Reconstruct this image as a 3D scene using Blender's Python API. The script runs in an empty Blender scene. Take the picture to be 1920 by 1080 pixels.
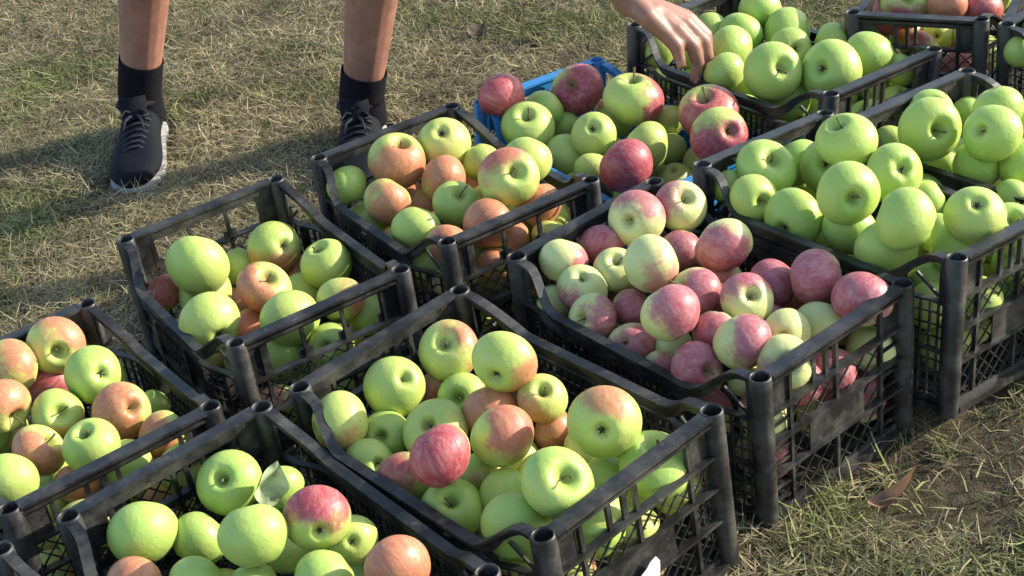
import bpy, bmesh, math, random
import numpy as np
from mathutils import Vector, Matrix, Quaternion

scene = bpy.context.scene
COL = scene.collection

# ------------------------------------------------------------------ camera
PITCH, ROLL, CAM_H, FPX = 0.540981, -0.149970, 1.25787, 2954.92
fw = Vector((0, math.cos(PITCH), -math.sin(PITCH)))
up0 = Vector((0, math.sin(PITCH), math.cos(PITCH)))
rt0 = Vector((1, 0, 0))
rt = math.cos(ROLL) * rt0 + math.sin(ROLL) * up0
up = -math.sin(ROLL) * rt0 + math.cos(ROLL) * up0
cam_data = bpy.data.cameras.new('camera')
cam = bpy.data.objects.new('camera', cam_data)
COL.objects.link(cam)
m = Matrix((rt, up, -fw)).transposed().to_4x4()
m.translation = Vector((0, 0, CAM_H))
cam.matrix_world = m
cam_data.sensor_fit = 'HORIZONTAL'
cam_data.sensor_width = 36.0
cam_data.lens = 36.0 * FPX / 1920.0
cam_data.clip_start = 0.05
cam_data.clip_end = 500
scene.camera = cam

# ------------------------------------------------------------------ light
SUN = Vector((0.93, 0.15, 0.36)).normalized()
world = bpy.data.worlds.new('World')
scene.world = world
world.use_nodes = True
wn = world.node_tree.nodes
bg = wn['Background']
sky = wn.new('ShaderNodeTexSky')
sky.sky_type = 'NISHITA'
sky.sun_disc = False
sky.sun_elevation = math.asin(SUN.z)
sky.sun_rotation = math.atan2(SUN.x, SUN.y)
world.node_tree.links.new(sky.outputs[0], bg.inputs[0])
bg.inputs[1].default_value = 0.15
sun_data = bpy.data.lights.new('sun', 'SUN')
sun_data.energy = 3.5
sun_data.angle = math.radians(0.6)
sun_data.color = (1.0, 0.93, 0.80)
sun = bpy.data.objects.new('sun', sun_data)
sun.rotation_euler = SUN.to_track_quat('Z', 'Y').to_euler()
COL.objects.link(sun)
scene.view_settings.view_transform = 'Standard'
scene.view_settings.look = 'None'
scene.view_settings.exposure = 1.12
scene.view_settings.gamma = 1

rng = np.random.default_rng(11)
random.seed(5)


# ------------------------------------------------------------------ helpers
def link(o, parent=None):
    COL.objects.link(o)
    if parent is not None:
        o.parent = parent
    return o


def obj(name, me, parent=None):
    return link(bpy.data.objects.new(name, me), parent)


def tag(o, label=None, cat=None, group=None, kind=None):
    if label: o['label'] = label
    if cat: o['category'] = cat
    if group: o['group'] = group
    if kind: o['kind'] = kind
    return o


class MB:
    """collects boxes, bars and tubes into one mesh"""
    def __init__(self):
        self.v = []; self.f = []

    def add(self, vs, fs):
        n = len(self.v)
        self.v += [tuple(x) for x in vs]
        self.f += [tuple(i + n for i in q) for q in fs]

    def box(self, a, b):
        x0, y0, z0 = a; x1, y1, z1 = b
        self.add([(x0, y0, z0), (x1, y0, z0), (x1, y1, z0), (x0, y1, z0), (x0, y0, z1), (x1, y0, z1), (x1, y1, z1), (x0, y1, z1)],
                 [(3, 2, 1, 0), (4, 5, 6, 7), (0, 1, 5, 4), (1, 2, 6, 5), (2, 3, 7, 6), (3, 0, 4, 7)])

    def beam(self, p, q, side, w, t):
        """rectangular bar from p to q; w along side, t along the third axis"""
        p = Vector(p); q = Vector(q); d = (q - p).normalized(); s = Vector(side).normalized()
        n = d.cross(s).normalized(); s = n.cross(d).normalized()
        vs = []
        for c in (p, q):
            for i, j in ((-1, -1), (1, -1), (1, 1), (-1, 1)):
                vs.append(c + s * (i * w / 2) + n * (j * t / 2))
        self.add(vs, [(3, 2, 1, 0), (4, 5, 6, 7), (0, 1, 5, 4), (1, 2, 6, 5), (2, 3, 7, 6), (3, 0, 4, 7)])

    def tube(self, pts, rad, seg=8, cap=True):
        pts = [Vector(p) for p in pts]
        rads = rad if isinstance(rad, (list, tuple)) else [rad] * len(pts)
        n0 = len(self.v); ref = None
        for i, p in enumerate(pts):
            d = (pts[min(i + 1, len(pts) - 1)] - pts[max(i - 1, 0)]).normalized()
            if ref is None:
                ref = d.orthogonal().normalized()
            ref = (ref - d * ref.dot(d)).normalized()
            b = d.cross(ref)
            for k in range(seg):
                a = 2 * math.pi * k / seg
                self.v.append(tuple(p + (ref * math.cos(a) + b * math.sin(a)) * rads[i]))
        for i in range(len(pts) - 1):
            for k in range(seg):
                a = n0 + i * seg + k; b2 = n0 + i * seg + (k + 1) % seg
                self.f.append((a, b2, b2 + seg, a + seg))
        if cap:
            self.f.append(tuple(n0 + k for k in reversed(range(seg))))
            e = n0 + (len(pts) - 1) * seg
            self.f.append(tuple(e + k for k in range(seg)))

    def mesh(self, name, mat, smooth=False):
        me = bpy.data.meshes.new(name)
        me.from_pydata(self.v, [], self.f)
        me.materials.append(mat)
        if smooth:
            me.polygons.foreach_set('use_smooth', [True] * len(me.polygons))
        me.update()
        return me


# ------------------------------------------------------------------ materials
def new_mat(name):
    mt = bpy.data.materials.new(name); mt.use_nodes = True
    nt = mt.node_tree
    return mt, nt, nt.nodes['Principled BSDF']


def N(nt, typ, **kw):
    n = nt.nodes.new(typ)
    for k, v in kw.items():
        if k in n.inputs.keys() if isinstance(k, str) else False:
            n.inputs[k].default_value = v
        else:
            setattr(n, k, v)
    return n


def mixc(nt, fac, a, b, blend='MIX'):
    n = nt.nodes.new('ShaderNodeMix'); n.data_type = 'RGBA'; n.blend_type = blend
    L = nt.links
    for s, v in ((n.inputs[0], fac), (n.inputs[6], a), (n.inputs[7], b)):
        if isinstance(v, (int, float)): s.default_value = v
        elif isinstance(v, tuple): s.default_value = v if len(v) == 4 else (*v, 1)
        else: L.new(v, s)
    return n.outputs[2]


def math_(nt, op, a, b=None, c=None, clamp=False):
    n = nt.nodes.new('ShaderNodeMath'); n.operation = op; n.use_clamp = clamp
    for i, v in enumerate((a, b, c)):
        if v is None: continue
        if isinstance(v, (int, float)): n.inputs[i].default_value = v
        else: nt.links.new(v, n.inputs[i])
    return n.outputs[0]


def ramp(nt, val, lo, hi, a=0.0, b=1.0, smooth=True):
    n = nt.nodes.new('ShaderNodeMapRange')
    n.interpolation_type = 'SMOOTHSTEP' if smooth else 'LINEAR'
    nt.links.new(val, n.inputs[0])
    for i, v in ((1, lo), (2, hi), (3, a), (4, b)):
        if isinstance(v, (int, float)): n.inputs[i].default_value = v
        else: nt.links.new(v, n.inputs[i])
    return n.outputs[0]


def noise(nt, vec, scale, detail=3, rough=.55, w=None):
    n = nt.nodes.new('ShaderNodeTexNoise')
    if w is not None:
        n.noise_dimensions = '4D'; nt.links.new(w, n.inputs['W'])
    n.inputs['Scale'].default_value = scale; n.inputs['Detail'].default_value = detail
    n.inputs['Roughness'].default_value = rough
    nt.links.new(vec, n.inputs['Vector'])
    return n.outputs[0]


def plastic(name, base, dust, rough=.42, dust_amt=.5):
    mt, nt, b = new_mat(name)
    geo = nt.nodes.new('ShaderNodeNewGeometry')
    n1 = noise(nt, geo.outputs['Position'], 23, 5, .65)
    n2 = noise(nt, geo.outputs['Position'], 260, 3, .6)
    f = math_(nt, 'MULTIPLY', ramp(nt, n1, .38, .72), math_(nt, 'ADD', math_(nt, 'MULTIPLY', n2, .8), .35))
    n3 = noise(nt, geo.outputs['Position'], 70, 6, .75)
    f = math_(nt, 'ADD', f, ramp(nt, n3, .60, .70, 0, .9))
    f = math_(nt, 'MULTIPLY', f, dust_amt, clamp=True)
    nt.links.new(mixc(nt, f, base, dust), b.inputs['Base Color'])
    nt.links.new(math_(nt, 'ADD', math_(nt, 'MULTIPLY', f, .4), rough), b.inputs['Roughness'])
    bp = nt.nodes.new('ShaderNodeBump'); bp.inputs['Strength'].default_value = .15; bp.inputs['Distance'].default_value = .001
    nt.links.new(n2, bp.inputs['Height']); nt.links.new(bp.outputs[0], b.inputs['Normal'])
    return mt


M_BLACK = plastic('black_plastic', (.011, .011, .0115, 1), (.135, .128, .11, 1), .40, .55)
M_BLUE = plastic('blue_plastic', (.018, .19, .46, 1), (.12, .28, .45, 1), .4, .35)


def apple_material():
    mt, nt, b = new_mat('apple_skin')
    L = nt.links
    tc = nt.nodes.new('ShaderNodeTexCoord'); oi = nt.nodes.new('ShaderNodeObjectInfo')
    sep = nt.nodes.new('ShaderNodeSeparateColor'); L.new(oi.outputs['Color'], sep.inputs[0])
    bl, hue, yel = sep.outputs[0], sep.outputs[1], sep.outputs[2]
    vec = tc.outputs['Object']; rnd = math_(nt, 'MULTIPLY', oi.outputs['Random'], 37.0)
    xyz = nt.nodes.new('ShaderNodeSeparateXYZ'); L.new(vec, xyz.inputs[0])
    nrm = nt.nodes.new('ShaderNodeVectorMath'); nrm.operation = 'NORMALIZE'; L.new(vec, nrm.inputs[0])
    nx = nt.nodes.new('ShaderNodeSeparateXYZ'); L.new(nrm.outputs[0], nx.inputs[0])
    big = noise(nt, vec, 1.1, 3, .5, rnd)
    mid = noise(nt, vec, 3.5, 4, .6, rnd)
    # streaks that run from stem to flower end
    mp = nt.nodes.new('ShaderNodeMapping'); mp.inputs['Scale'].default_value = (1, 1, .12)
    L.new(nrm.outputs[0], mp.inputs[0])
    strk = noise(nt, mp.outputs[0], 9.0, 4, .65, rnd)
    # ground colour of the skin
    yf = math_(nt, 'ADD', yel, math_(nt, 'MULTIPLY', math_(nt, 'SUBTRACT', big, .42), 1.3), clamp=True)
    base = mixc(nt, yf, (.35, .52, .105, 1), (.62, .61, .17, 1))
    base = mixc(nt, ramp(nt, mid, .45, .75, 0, .35), base, (.40, .55, .12, 1))
    base = mixc(nt, oi.outputs['Alpha'], (.70, .68, .34, 1), base)
    # blush on the +X cheek
    d = math_(nt, 'ADD', nx.outputs[0], math_(nt, 'MULTIPLY', math_(nt, 'SUBTRACT', big, .5), 2.0))
    d = math_(nt, 'ADD', d, math_(nt, 'MULTIPLY', math_(nt, 'SUBTRACT', mid, .5), .8))
    d = math_(nt, 'ADD', d, math_(nt, 'MULTIPLY', math_(nt, 'SUBTRACT', strk, .5), 1.15))
    th = math_(nt, 'SUBTRACT', 1.10, math_(nt, 'MULTIPLY', bl, 1.80))
    blush = ramp(nt, math_(nt, 'SUBTRACT', d, th), -.30, .42)
    blush = math_(nt, 'MULTIPLY', blush, math_(nt, 'MULTIPLY', ramp(nt, bl, .02, .3, 0, .95), ramp(nt, hue, .05, .5, .9, 1.0)))
    hf = ramp(nt, hue, .12, .70)
    red = mixc(nt, hf, (.52, .125, .088, 1), (.38, .036, .075, 1))
    red = mixc(nt, ramp(nt, strk, .42, .66, 0, .5), red, mixc(nt, hf, (.62, .33, .17, 1), (.58, .24, .23, 1)))
    # waxy grey bloom lies on the pink ones
    red = mixc(nt, ramp(nt, math_(nt, 'MULTIPLY', math_(nt, 'SUBTRACT', 1.0, oi.outputs['Alpha']), mid), .15, .45, 0, .38), red, (.52, .36, .40, 1))
    colr = mixc(nt, blush, base, red)
    # pale lenticels
    vo = nt.nodes.new('ShaderNodeTexVoronoi'); vo.inputs['Scale'].default_value = 9.5
    L.new(vec, vo.inputs['Vector'])
    dots = ramp(nt, vo.outputs['Distance'], .05, .13, .38, 0)
    colr = mixc(nt, dots, colr, (.72, .72, .42, 1))
    # a few dark specks and scabs
    vo2 = nt.nodes.new('ShaderNodeTexVoronoi'); vo2.inputs['Scale'].default_value = 2.6; vo2.voronoi_dimensions = '4D'
    L.new(vec, vo2.inputs['Vector']); L.new(rnd, vo2.inputs['W'])
    sp = math_(nt, 'ADD', vo2.outputs['Distance'], math_(nt, 'MULTIPLY', math_(nt, 'SUBTRACT', noise(nt, vec, 16, 3), .5), .12))
    vs = nt.nodes.new('ShaderNodeSeparateColor'); L.new(vo2.outputs['Color'], vs.inputs[0])
    spm = math_(nt, 'MULTIPLY', ramp(nt, sp, .05, .10, .8, 0), ramp(nt, vs.outputs[0], .34, .38))
    colr = mixc(nt, spm, colr, (.055, .045, .02, 1))
    # russet net and pale scars here and there
    sc = noise(nt, vec, 2.3, 5, .72, math_(nt, 'ADD', rnd, 5.0))
    colr = mixc(nt, ramp(nt, sc, .66, .76, 0, .45), colr, (.40, .33, .13, 1))
    colr = mixc(nt, ramp(nt, mid, .60, .80, 0, .30), colr, (.75, .74, .40, 1))
    # russet in the two hollows (near the axis)
    rr = nt.nodes.new('ShaderNodeVectorMath'); rr.operation = 'LENGTH'
    cm = nt.nodes.new('ShaderNodeCombineXYZ'); L.new(xyz.outputs[0], cm.inputs[0]); L.new(xyz.outputs[1], cm.inputs[1])
    L.new(cm.outputs[0], rr.inputs[0])
    ax = math_(nt, 'ADD', rr.outputs['Value'], math_(nt, 'MULTIPLY', math_(nt, 'SUBTRACT', strk, .5), .35))
    colr = mixc(nt, ramp(nt, ax, .10, .30, .55, 0), colr, (.20, .21, .05, 1))
    L.new(colr, b.inputs['Base Color'])
    L.new(ramp(nt, mid, .3, .7, .34, .56), b.inputs['Roughness'])
    b.inputs['Specular IOR Level'].default_value = .45
    b.inputs['Subsurface Weight'].default_value = .0
    bp = nt.nodes.new('ShaderNodeBump'); bp.inputs['Strength'].default_value = .10; bp.inputs['Distance'].default_value = .02
    L.new(mid, bp.inputs['Height']); L.new(bp.outputs[0], b.inputs['Normal'])
    return mt


M_APPLE = apple_material()


def simple(name, c, rough=.7, var=.25, scale=60, bump=0.0, spec=.3):
    mt, nt, b = new_mat(name)
    geo = nt.nodes.new('ShaderNodeTexCoord')
    n = noise(nt, geo.outputs['Object'], scale, 4, .6)
    dk = tuple(x * (1 - var) for x in c[:3]); lt = tuple(min(1, x * (1 + var)) for x in c[:3])
    nt.links.new(mixc(nt, ramp(nt, n, .3, .7), dk, lt), b.inputs['Base Color'])
    b.inputs['Roughness'].default_value = rough
    b.inputs['Specular IOR Level'].default_value = spec
    if bump:
        bp = nt.nodes.new('ShaderNodeBump'); bp.inputs['Strength'].default_value = bump; bp.inputs['Distance'].default_value = .003
        nt.links.new(n, bp.inputs['Height']); nt.links.new(bp.outputs[0], b.inputs['Normal'])
    return mt


M_STEM = simple('stem_wood', (.16, .12, .05), .8, .3, 40)
M_CALYX = simple('calyx_brown', (.07, .055, .03), .9, .4, 30)
M_PAPER = simple('white_paper', (.78, .78, .76), .8, .04, 30)
M_SOCK = simple('black_knit', (.010, .010, .013), .95, .3, 300, .5, .1)
M_SHOE = simple('navy_canvas', (.0045, .0055, .010), .8, .3, 90, .25, .2)
M_LACE = simple('dark_lace', (.020, .022, .034), .8, .2, 200)
M_SOLE = simple('white_rubber', (.42, .41, .38), .7, .12, 40)
M_SHORTS = simple('grey_cotton', (.09, .10, .12), .9, .15, 200, .2)
M_SHIRT = simple('blue_cotton', (.10, .16, .28), .9, .15, 200, .2)
M_HAIR = simple('brown_hair', (.04, .025, .015), .7, .4, 150, .6)


def skin_material():
    mt, nt, b = new_mat('skin')
    geo = nt.nodes.new('ShaderNodeNewGeometry')
    n = noise(nt, geo.outputs['Position'], 30, 6, .7); n2 = noise(nt, geo.outputs['Position'], 420, 2, .5)
    c = mixc(nt, ramp(nt, n, .3, .75), (.24, .115, .078, 1), (.36, .18, .130, 1))
    c = mixc(nt, ramp(nt, n2, .55, .8, 0, .25), c, (.36, .17, .11, 1))
    nt.links.new(c, b.inputs['Base Color'])
    b.inputs['Roughness'].default_value = .48
    b.inputs['Subsurface Weight'].default_value = .08
    b.inputs['Subsurface Radius'].default_value = (.012, .005, .003)
    bp = nt.nodes.new('ShaderNodeBump'); bp.inputs['Strength'].default_value = .25; bp.inputs['Distance'].default_value = .001
    nt.links.new(n2, bp.inputs['Height']); nt.links.new(bp.outputs[0], b.inputs['Normal'])
    return mt


M_SKIN = skin_material()


def attr_mat(name, rough=.75, trans=True):
    mt, nt, b = new_mat(name)
    at = nt.nodes.new('ShaderNodeAttribute'); at.attribute_name = 'tint'
    nt.links.new(at.outputs['Color'], b.inputs['Base Color'])
    b.inputs['Roughness'].default_value = rough
    b.inputs['Specular IOR Level'].default_value = .25
    if trans:
        out = nt.nodes['Material Output']
        tr = nt.nodes.new('ShaderNodeBsdfTranslucent'); nt.links.new(at.outputs['Color'], tr.inputs['Color'])
        mx = nt.nodes.new('ShaderNodeMixShader'); mx.inputs[0].default_value = .25
        nt.links.new(b.outputs[0], mx.inputs[1]); nt.links.new(tr.outputs[0], mx.inputs[2])
        nt.links.new(mx.outputs[0], out.inputs['Surface'])
    return mt


M_GRASS = attr_mat('grass_blade')
M_LEAF = attr_mat('leaf', .6)


def ground_material():
    mt, nt, b = new_mat('dry_soil')
    geo = nt.nodes.new('ShaderNodeNewGeometry'); P = geo.outputs['Position']
    sep = nt.nodes.new('ShaderNodeSeparateXYZ'); nt.links.new(P, sep.inputs[0])
    n1 = noise(nt, P, 3.2, 6, .65); n2 = noise(nt, P, 45, 6, .7); n3 = noise(nt, P, 320, 3, .6)
    c = mixc(nt, ramp(nt, n1, .35, .65), (.11, .09, .055, 1), (.15, .135, .075, 1))
    c = mixc(nt, ramp(nt, n2, .4, .7, 0, .8), c, (.26, .215, .13, 1))
    c = mixc(nt, ramp(nt, n3, .55, .75, 0, .6), c, (.06, .047, .032, 1))
    # worn patch of bare dark earth in front of the crates
    ex = math_(nt, 'MULTIPLY', math_(nt, 'SUBTRACT', sep.outputs[0], .52), 5.0); ey = math_(nt, 'MULTIPLY', math_(nt, 'SUBTRACT', sep.outputs[1], 1.48), 7.0)
    rr = math_(nt, 'ADD', math_(nt, 'MULTIPLY', ex, ex), math_(nt, 'MULTIPLY', ey, ey))
    rr = math_(nt, 'ADD', rr, math_(nt, 'MULTIPLY', math_(nt, 'SUBTRACT', noise(nt, P, 9, 5, .6), .5), 1.6))
    c = mixc(nt, ramp(nt, rr, .3, 1.3, .75, 0), c, mixc(nt, ramp(nt, n2, .35, .7), (.035, .027, .020, 1), (.11, .085, .06, 1)))
    nt.links.new(c, b.inputs['Base Color']); b.inputs['Roughness'].default_value = .95
    b.inputs['Specular IOR Level'].default_value = .1
    bp = nt.nodes.new('ShaderNodeBump'); bp.inputs['Strength'].default_value = .9; bp.inputs['Distance'].default_value = .012
    nt.links.new(math_(nt, 'ADD', n2, math_(nt, 'MULTIPLY', n3, .5)), bp.inputs['Height'])
    nt.links.new(bp.outputs[0], b.inputs['Normal'])
    return mt


# ------------------------------------------------------------------ crates (positions, sizes)
# name: (x, y, z, yaw, tilt along length, tilt across), length, width, height
CRATES = {
    'A': ((-0.8043, 1.7178, 0.0000, -0.9828, 0.0000, 0.0000), 0.3780, 0.2840, 0.2194),
    'B': ((-0.5327, 1.3970, 0.0000, -0.9569, 0.0029, 0.0248), 0.4541, 0.2800, 0.2194),
    'D': ((-0.8108, 1.2087, 0.0000, -0.9570, 0.0000, 0.0000), 0.4541, 0.2800, 0.2194),
    'C2': ((-0.5584, 2.0300, 0.0017, -1.0560, -0.0034, 0.0048), 0.4012, 0.2717, 0.2194),
    'C1': ((-0.2853, 2.2082, -0.0015, -1.0495, 0.0009, -0.0115), 0.4012, 0.2717, 0.2194),
    'C5': ((-0.2798, 1.5684, 0.0080, -0.9146, 0.0094, 0.0297), 0.4541, 0.2800, 0.2194),
    'C4': ((-0.0074, 1.7975, 0.0095, -0.9489, -0.0064, 0.0027), 0.4541, 0.2800, 0.2194),
    'C6': ((0.2542, 1.9263, 0.0292, -0.9642, 0.0203, -0.0853), 0.4541, 0.2800, 0.2194),
    'C7': ((0.4916, 2.0203, 0.0163, -0.9791, -0.0000, -0.0648), 0.4541, 0.2800, 0.2194),
    'C8': ((0.2356, 2.5101, 0.0138, -0.9474, -0.0374, -0.0805), 0.4541, 0.2800, 0.2194),
    'C9': ((0.8446, 2.8367, 0.0000, -2.1031, 0.0000, 0.0000), 0.4541, 0.2369, 0.2194),
    'C10': ((0.8245, 2.3133, 0.0000, -0.9600, 0.0000, 0.0000), 0.4541, 0.2800, 0.2194),
    'B0': ((-0.0391, 2.3718, 0.0290, -0.9659, -0.0580, -0.0790), 0.4541, 0.2800, 0.1700),
}
CRATE_LABEL = {
    'A': 'black plastic crate of orange-blushed apples cut off by the left edge',
    'B': 'black plastic crate of big green apples with a loose leaf, bottom left',
    'D': 'black plastic crate of which only one corner shows at the lower left',
    'C2': 'half-filled black plastic crate of green apples, standing askew left of centre',
    'C1': 'black plastic crate of orange-blushed apples directly in front of the right shoe',
    'C5': 'black plastic crate with torn white label, heaped with green and red-cheeked apples',
    'C4': 'black plastic crate heaped with pink striped apples, slatted end on the grass',
    'C6': 'black plastic crate full of plain green apples right of the pink apples',
    'C7': 'black plastic crate of green apples at right edge behind another green crate',
    'C8': 'black plastic crate of green apples that the hand reaches into',
    'C9': 'black crate of dull red apples with its short end facing the camera, far back',
    'C10': 'black plastic crate with a few pale green apples, top right corner',
    'B0': 'blue plastic crate of red and yellow-green apples between black crates',
}


def crate_matrix(q):
    x, y, z, a, tx, ty = q
    u = Vector((math.cos(a), math.sin(a), tx)).normalized()
    v = Vector((-math.sin(a), math.cos(a), ty)).normalized()
    w = u.cross(v).normalized(); v = w.cross(u)
    M = Matrix((u, v, w)).transposed().to_4x4()
    M.translation = Vector((x, y, z))
    return M


# ------------------------------------------------------------------ ground and grass
gm = bmesh.new()
bmesh.ops.create_grid(gm, x_segments=2, y_segments=2, size=60)
gme = bpy.data.meshes.new('ground'); gm.to_mesh(gme); gm.free(); gme.materials.append(ground_material())
tag(obj('ground', gme), 'dry soil ground under matted grass', kind='structure')


def vnoise(x, y, s, seed):
    r = np.random.default_rng(seed); T = r.random((64, 64))
    X = x * s; Y = y * s
    xi = np.floor(X).astype(int); yi = np.floor(Y).astype(int); fx = X - xi; fy = Y - yi
    fx = fx * fx * (3 - 2 * fx); fy = fy * fy * (3 - 2 * fy)
    g = lambda i, j: T[(xi + i) % 64, (yi + j) % 64]
    return (g(0, 0) * (1 - fx) + g(1, 0) * fx) * (1 - fy) + (g(0, 1) * (1 - fx) + g(1, 1) * fx) * fy


def grass_mesh(n):
    # keep to the ground round the crates and a margin beyond the frame
    x = rng.uniform(-2.1, 2.0, n * 2); y = rng.uniform(.75, 4.9, n * 2)
    keep = (x > -.35 * y - .62) & (x < .40 * y + .25)
    x, y = x[keep], y[keep]
    for key, (q, Lc, Wc, Hc) in CRATES.items():
        ca, sa = math.cos(q[3]), math.sin(q[3])
        lx = (x - q[0]) * ca + (y - q[1]) * sa; ly = -(x - q[0]) * sa + (y - q[1]) * ca
        k = ~((lx > .004) & (lx < Lc - .004) & (ly > .004) & (ly < Wc - .004))
        x, y = x[k], y[k]
    for (ax, ay), (bx, by) in (((-.664, 2.89), (-.659, 2.66)), ((-.224, 2.725), (-.248, 2.50))):   # pressed flat under the shoes
        tt = np.clip(((x - ax) * (bx - ax) + (y - ay) * (by - ay)) / ((bx - ax) ** 2 + (by - ay) ** 2), 0, 1)
        k = np.hypot(x - ax - tt * (bx - ax), y - ay - tt * (by - ay)) > .060
        x, y = x[k], y[k]
    big = vnoise(x, y, 3.1, 1) * .6 + vnoise(x, y, 8.5, 2) * .4
    fine = vnoise(x, y, 23, 3)
    bare = np.clip(1.5 * np.exp(-(((x - .50) / .16) ** 2 + ((y - 1.46) / .10) ** 2)) + np.exp(-(((x - .60) / .12) ** 2 + ((y - 1.56) / .07) ** 2)), 0, 1)          # bare earth in front of the crates
    tuft = np.exp(-(((x - .325) / .055) ** 2 + ((y - 1.44) / .07) ** 2)) + .8 * np.exp(-(((x - .25) / .12) ** 2 + ((y - 3.1) / .12) ** 2)) + .7 * np.exp(-(((x - .36) / .06) ** 2 + ((y - 1.33) / .05) ** 2))
    u = rng.random(len(x))
    k = u < np.clip(.60 + .75 * fine + tuft - 1.05 * bare, .06, 1)
    x, y, big, fine, bare, tuft = x[k], y[k], big[k], fine[k], bare[k], tuft[k]
    # separate tufts of longer blades
    nt_ = 420
    cx, cy = rng.uniform(-1.6, 1.4, nt_), rng.uniform(1.0, 4.2, nt_)
    for key, (q, Lc, Wc, Hc) in CRATES.items():
        ca, sa = math.cos(q[3]), math.sin(q[3])
        lx = (cx - q[0]) * ca + (cy - q[1]) * sa; ly = -(cx - q[0]) * sa + (cy - q[1]) * ca
        k = ~((lx > -.02) & (lx < Lc + .02) & (ly > -.02) & (ly < Wc + .02)); cx, cy = cx[k], cy[k]
    for fx, fy in ((-.66, 2.78), (-.23, 2.62)):
        k = np.hypot(cx - fx, (cy - fy) * .5) > .11; cx, cy = cx[k], cy[k]
    rep = rng.integers(14, 40, len(cx)); tx = np.repeat(cx, rep) + rng.normal(0, .013, rep.sum()); ty = np.repeat(cy, rep) + rng.normal(0, .013, rep.sum())
    n0 = len(x)
    x = np.concatenate([x, tx]); y = np.concatenate([y, ty]); z1 = np.zeros(len(tx))
    big = np.concatenate([big, np.repeat(rng.uniform(.35, .8, len(cx)), rep)]); bare = np.concatenate([bare, z1]); tuft = np.concatenate([tuft, z1 + 1.0])
    intuft = np.arange(len(x)) >= n0
    n = len(x)
    g = np.clip((big - .45) * 2.2 + (vnoise(x, y, 16, 9) - .5) * .9 + tuft * .7 - bare * .3 + (y > 2.9) * .08, .08, .85)
    green = rng.random(n) < g
    lie = rng.random(n) < np.where(intuft, .06, np.where(green, .35, .80))
    length = np.where(lie, rng.uniform(.018, .055, n), rng.uniform(.014, .036, n)) * (1 + .5 * np.clip(tuft, 0, 1) * green + .35 * intuft)
    elev = np.where(lie, rng.uniform(-.04, .45, n), rng.uniform(.35, 1.3, n))
    z0 = np.where(lie, rng.uniform(.001, .020, n), 0.0)
    az = rng.uniform(0, 2 * np.pi, n)
    wd = np.where(green, rng.uniform(.0011, .0026, n), rng.uniform(.0007, .0019, n))
    # colours: each blade has one colour of its own
    t = rng.random((n, 1))
    straw = np.array([.42, .355, .205]) * (.65 + .7 * t)
    brown = np.array([.19, .145, .085]) * (.6 + .8 * t)
    olive = np.array([.17, .185, .075]) * (.55 + .9 * t)
    yg = np.array([.27, .285, .10]) * (.6 + .7 * t)
    r2 = rng.random((n, 1))
    dry = np.where(r2 < .30, brown, straw)
    grn = np.where(r2 < .45, yg, olive)
    c = np.where(green[:, None], grn, dry)
    tone = .50 + 1.08 * (.5 * vnoise(x, y, 11, 5) + .3 * vnoise(x, y, 34, 6) + .2 * vnoise(x, y, 70, 7))
    c = c * tone[:, None]
    # geometry: three stations, two quads and a tip
    dx, dy = np.cos(az), np.sin(az)
    bend = rng.uniform(-1.1, .6, n)
    side = np.stack([-dy, dx, rng.uniform(-.5, .5, n)], 1)
    P = np.stack([x, y, z0], 1)
    ce, se = np.cos(elev), np.sin(elev)
    e2 = elev + bend * np.where(lie, .8, 1.0)
    ce2, se2 = np.cos(e2), np.sin(e2)
    D1 = np.stack([dx * ce, dy * ce, se], 1); D2 = np.stack([dx * ce2, dy * ce2, se2], 1)
    A = P; B = P + D1 * (length * .5)[:, None]; T = B + D2 * (length * .5)[:, None]
    B[:, 2] = np.maximum(B[:, 2], .002); T[:, 2] = np.maximum(T[:, 2], .0015)
    h = (wd / 2)[:, None]
    V = np.stack([A - side * h, A + side * h, B - side * h * .85, B + side * h * .85, T], 1).reshape(-1, 3)
    base = (np.arange(n) * 5)[:, None]
    quad = base + np.array([[0, 1, 3, 2]]); tri = base + np.array([[2, 3, 4]])
    loops = np.concatenate([quad, tri], 1).reshape(-1)
    start = (np.arange(n) * 7)[:, None] + np.array([[0, 4]])
    tot = np.tile(np.array([4, 3]), n)
    me = bpy.data.meshes.new('grass')
    me.vertices.add(len(V)); me.vertices.foreach_set('co', V.astype(np.float32).ravel())
    me.loops.add(len(loops)); me.loops.foreach_set('vertex_index', loops.astype(np.int32))
    me.polygons.add(len(tot)); me.polygons.foreach_set('loop_start', start.astype(np.int32).ravel())
    me.polygons.foreach_set('loop_total', tot.astype(np.int32))
    me.update(calc_edges=True)
    col = np.concatenate([np.repeat(c, 5, 0), np.ones((n * 5, 1))], 1)
    atr = me.attributes.new('tint', 'FLOAT_COLOR', 'POINT'); atr.data.foreach_set('color', col.astype(np.float32).ravel())
    me.materials.append(M_GRASS)
    return me


tag(obj('grass', grass_mesh(700000)), 'short dry grass, straw and olive, matted over the ground', 'grass', kind='stuff')


# ------------------------------------------------------------------ crate parts (local: x along length, y along width)
POST = .0136


def post_mesh(H, mat):
    mb = MB(); seg = 18; ro, ri = POST, POST - .0032
    prof = [(ro, 0), (ro, H - .002), (ro - .0012, H), (ri + .001, H), (ri, H - .002), (ri, .03)]
    for r, z in prof:
        for k in range(seg):
            a = 2 * math.pi * k / seg
            mb.v.append((r * math.cos(a), r * math.sin(a), z))
    for i in range(len(prof) - 1):
        for k in range(seg):
            a = i * seg + k; b = i * seg + (k + 1) % seg
            mb.f.append((a, b, b + seg, a + seg))
    e = (len(prof) - 1) * seg
    mb.f.append(tuple(e + k for k in range(seg)))
    me = mb.mesh('corner_post', mat, True)
    return me


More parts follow.
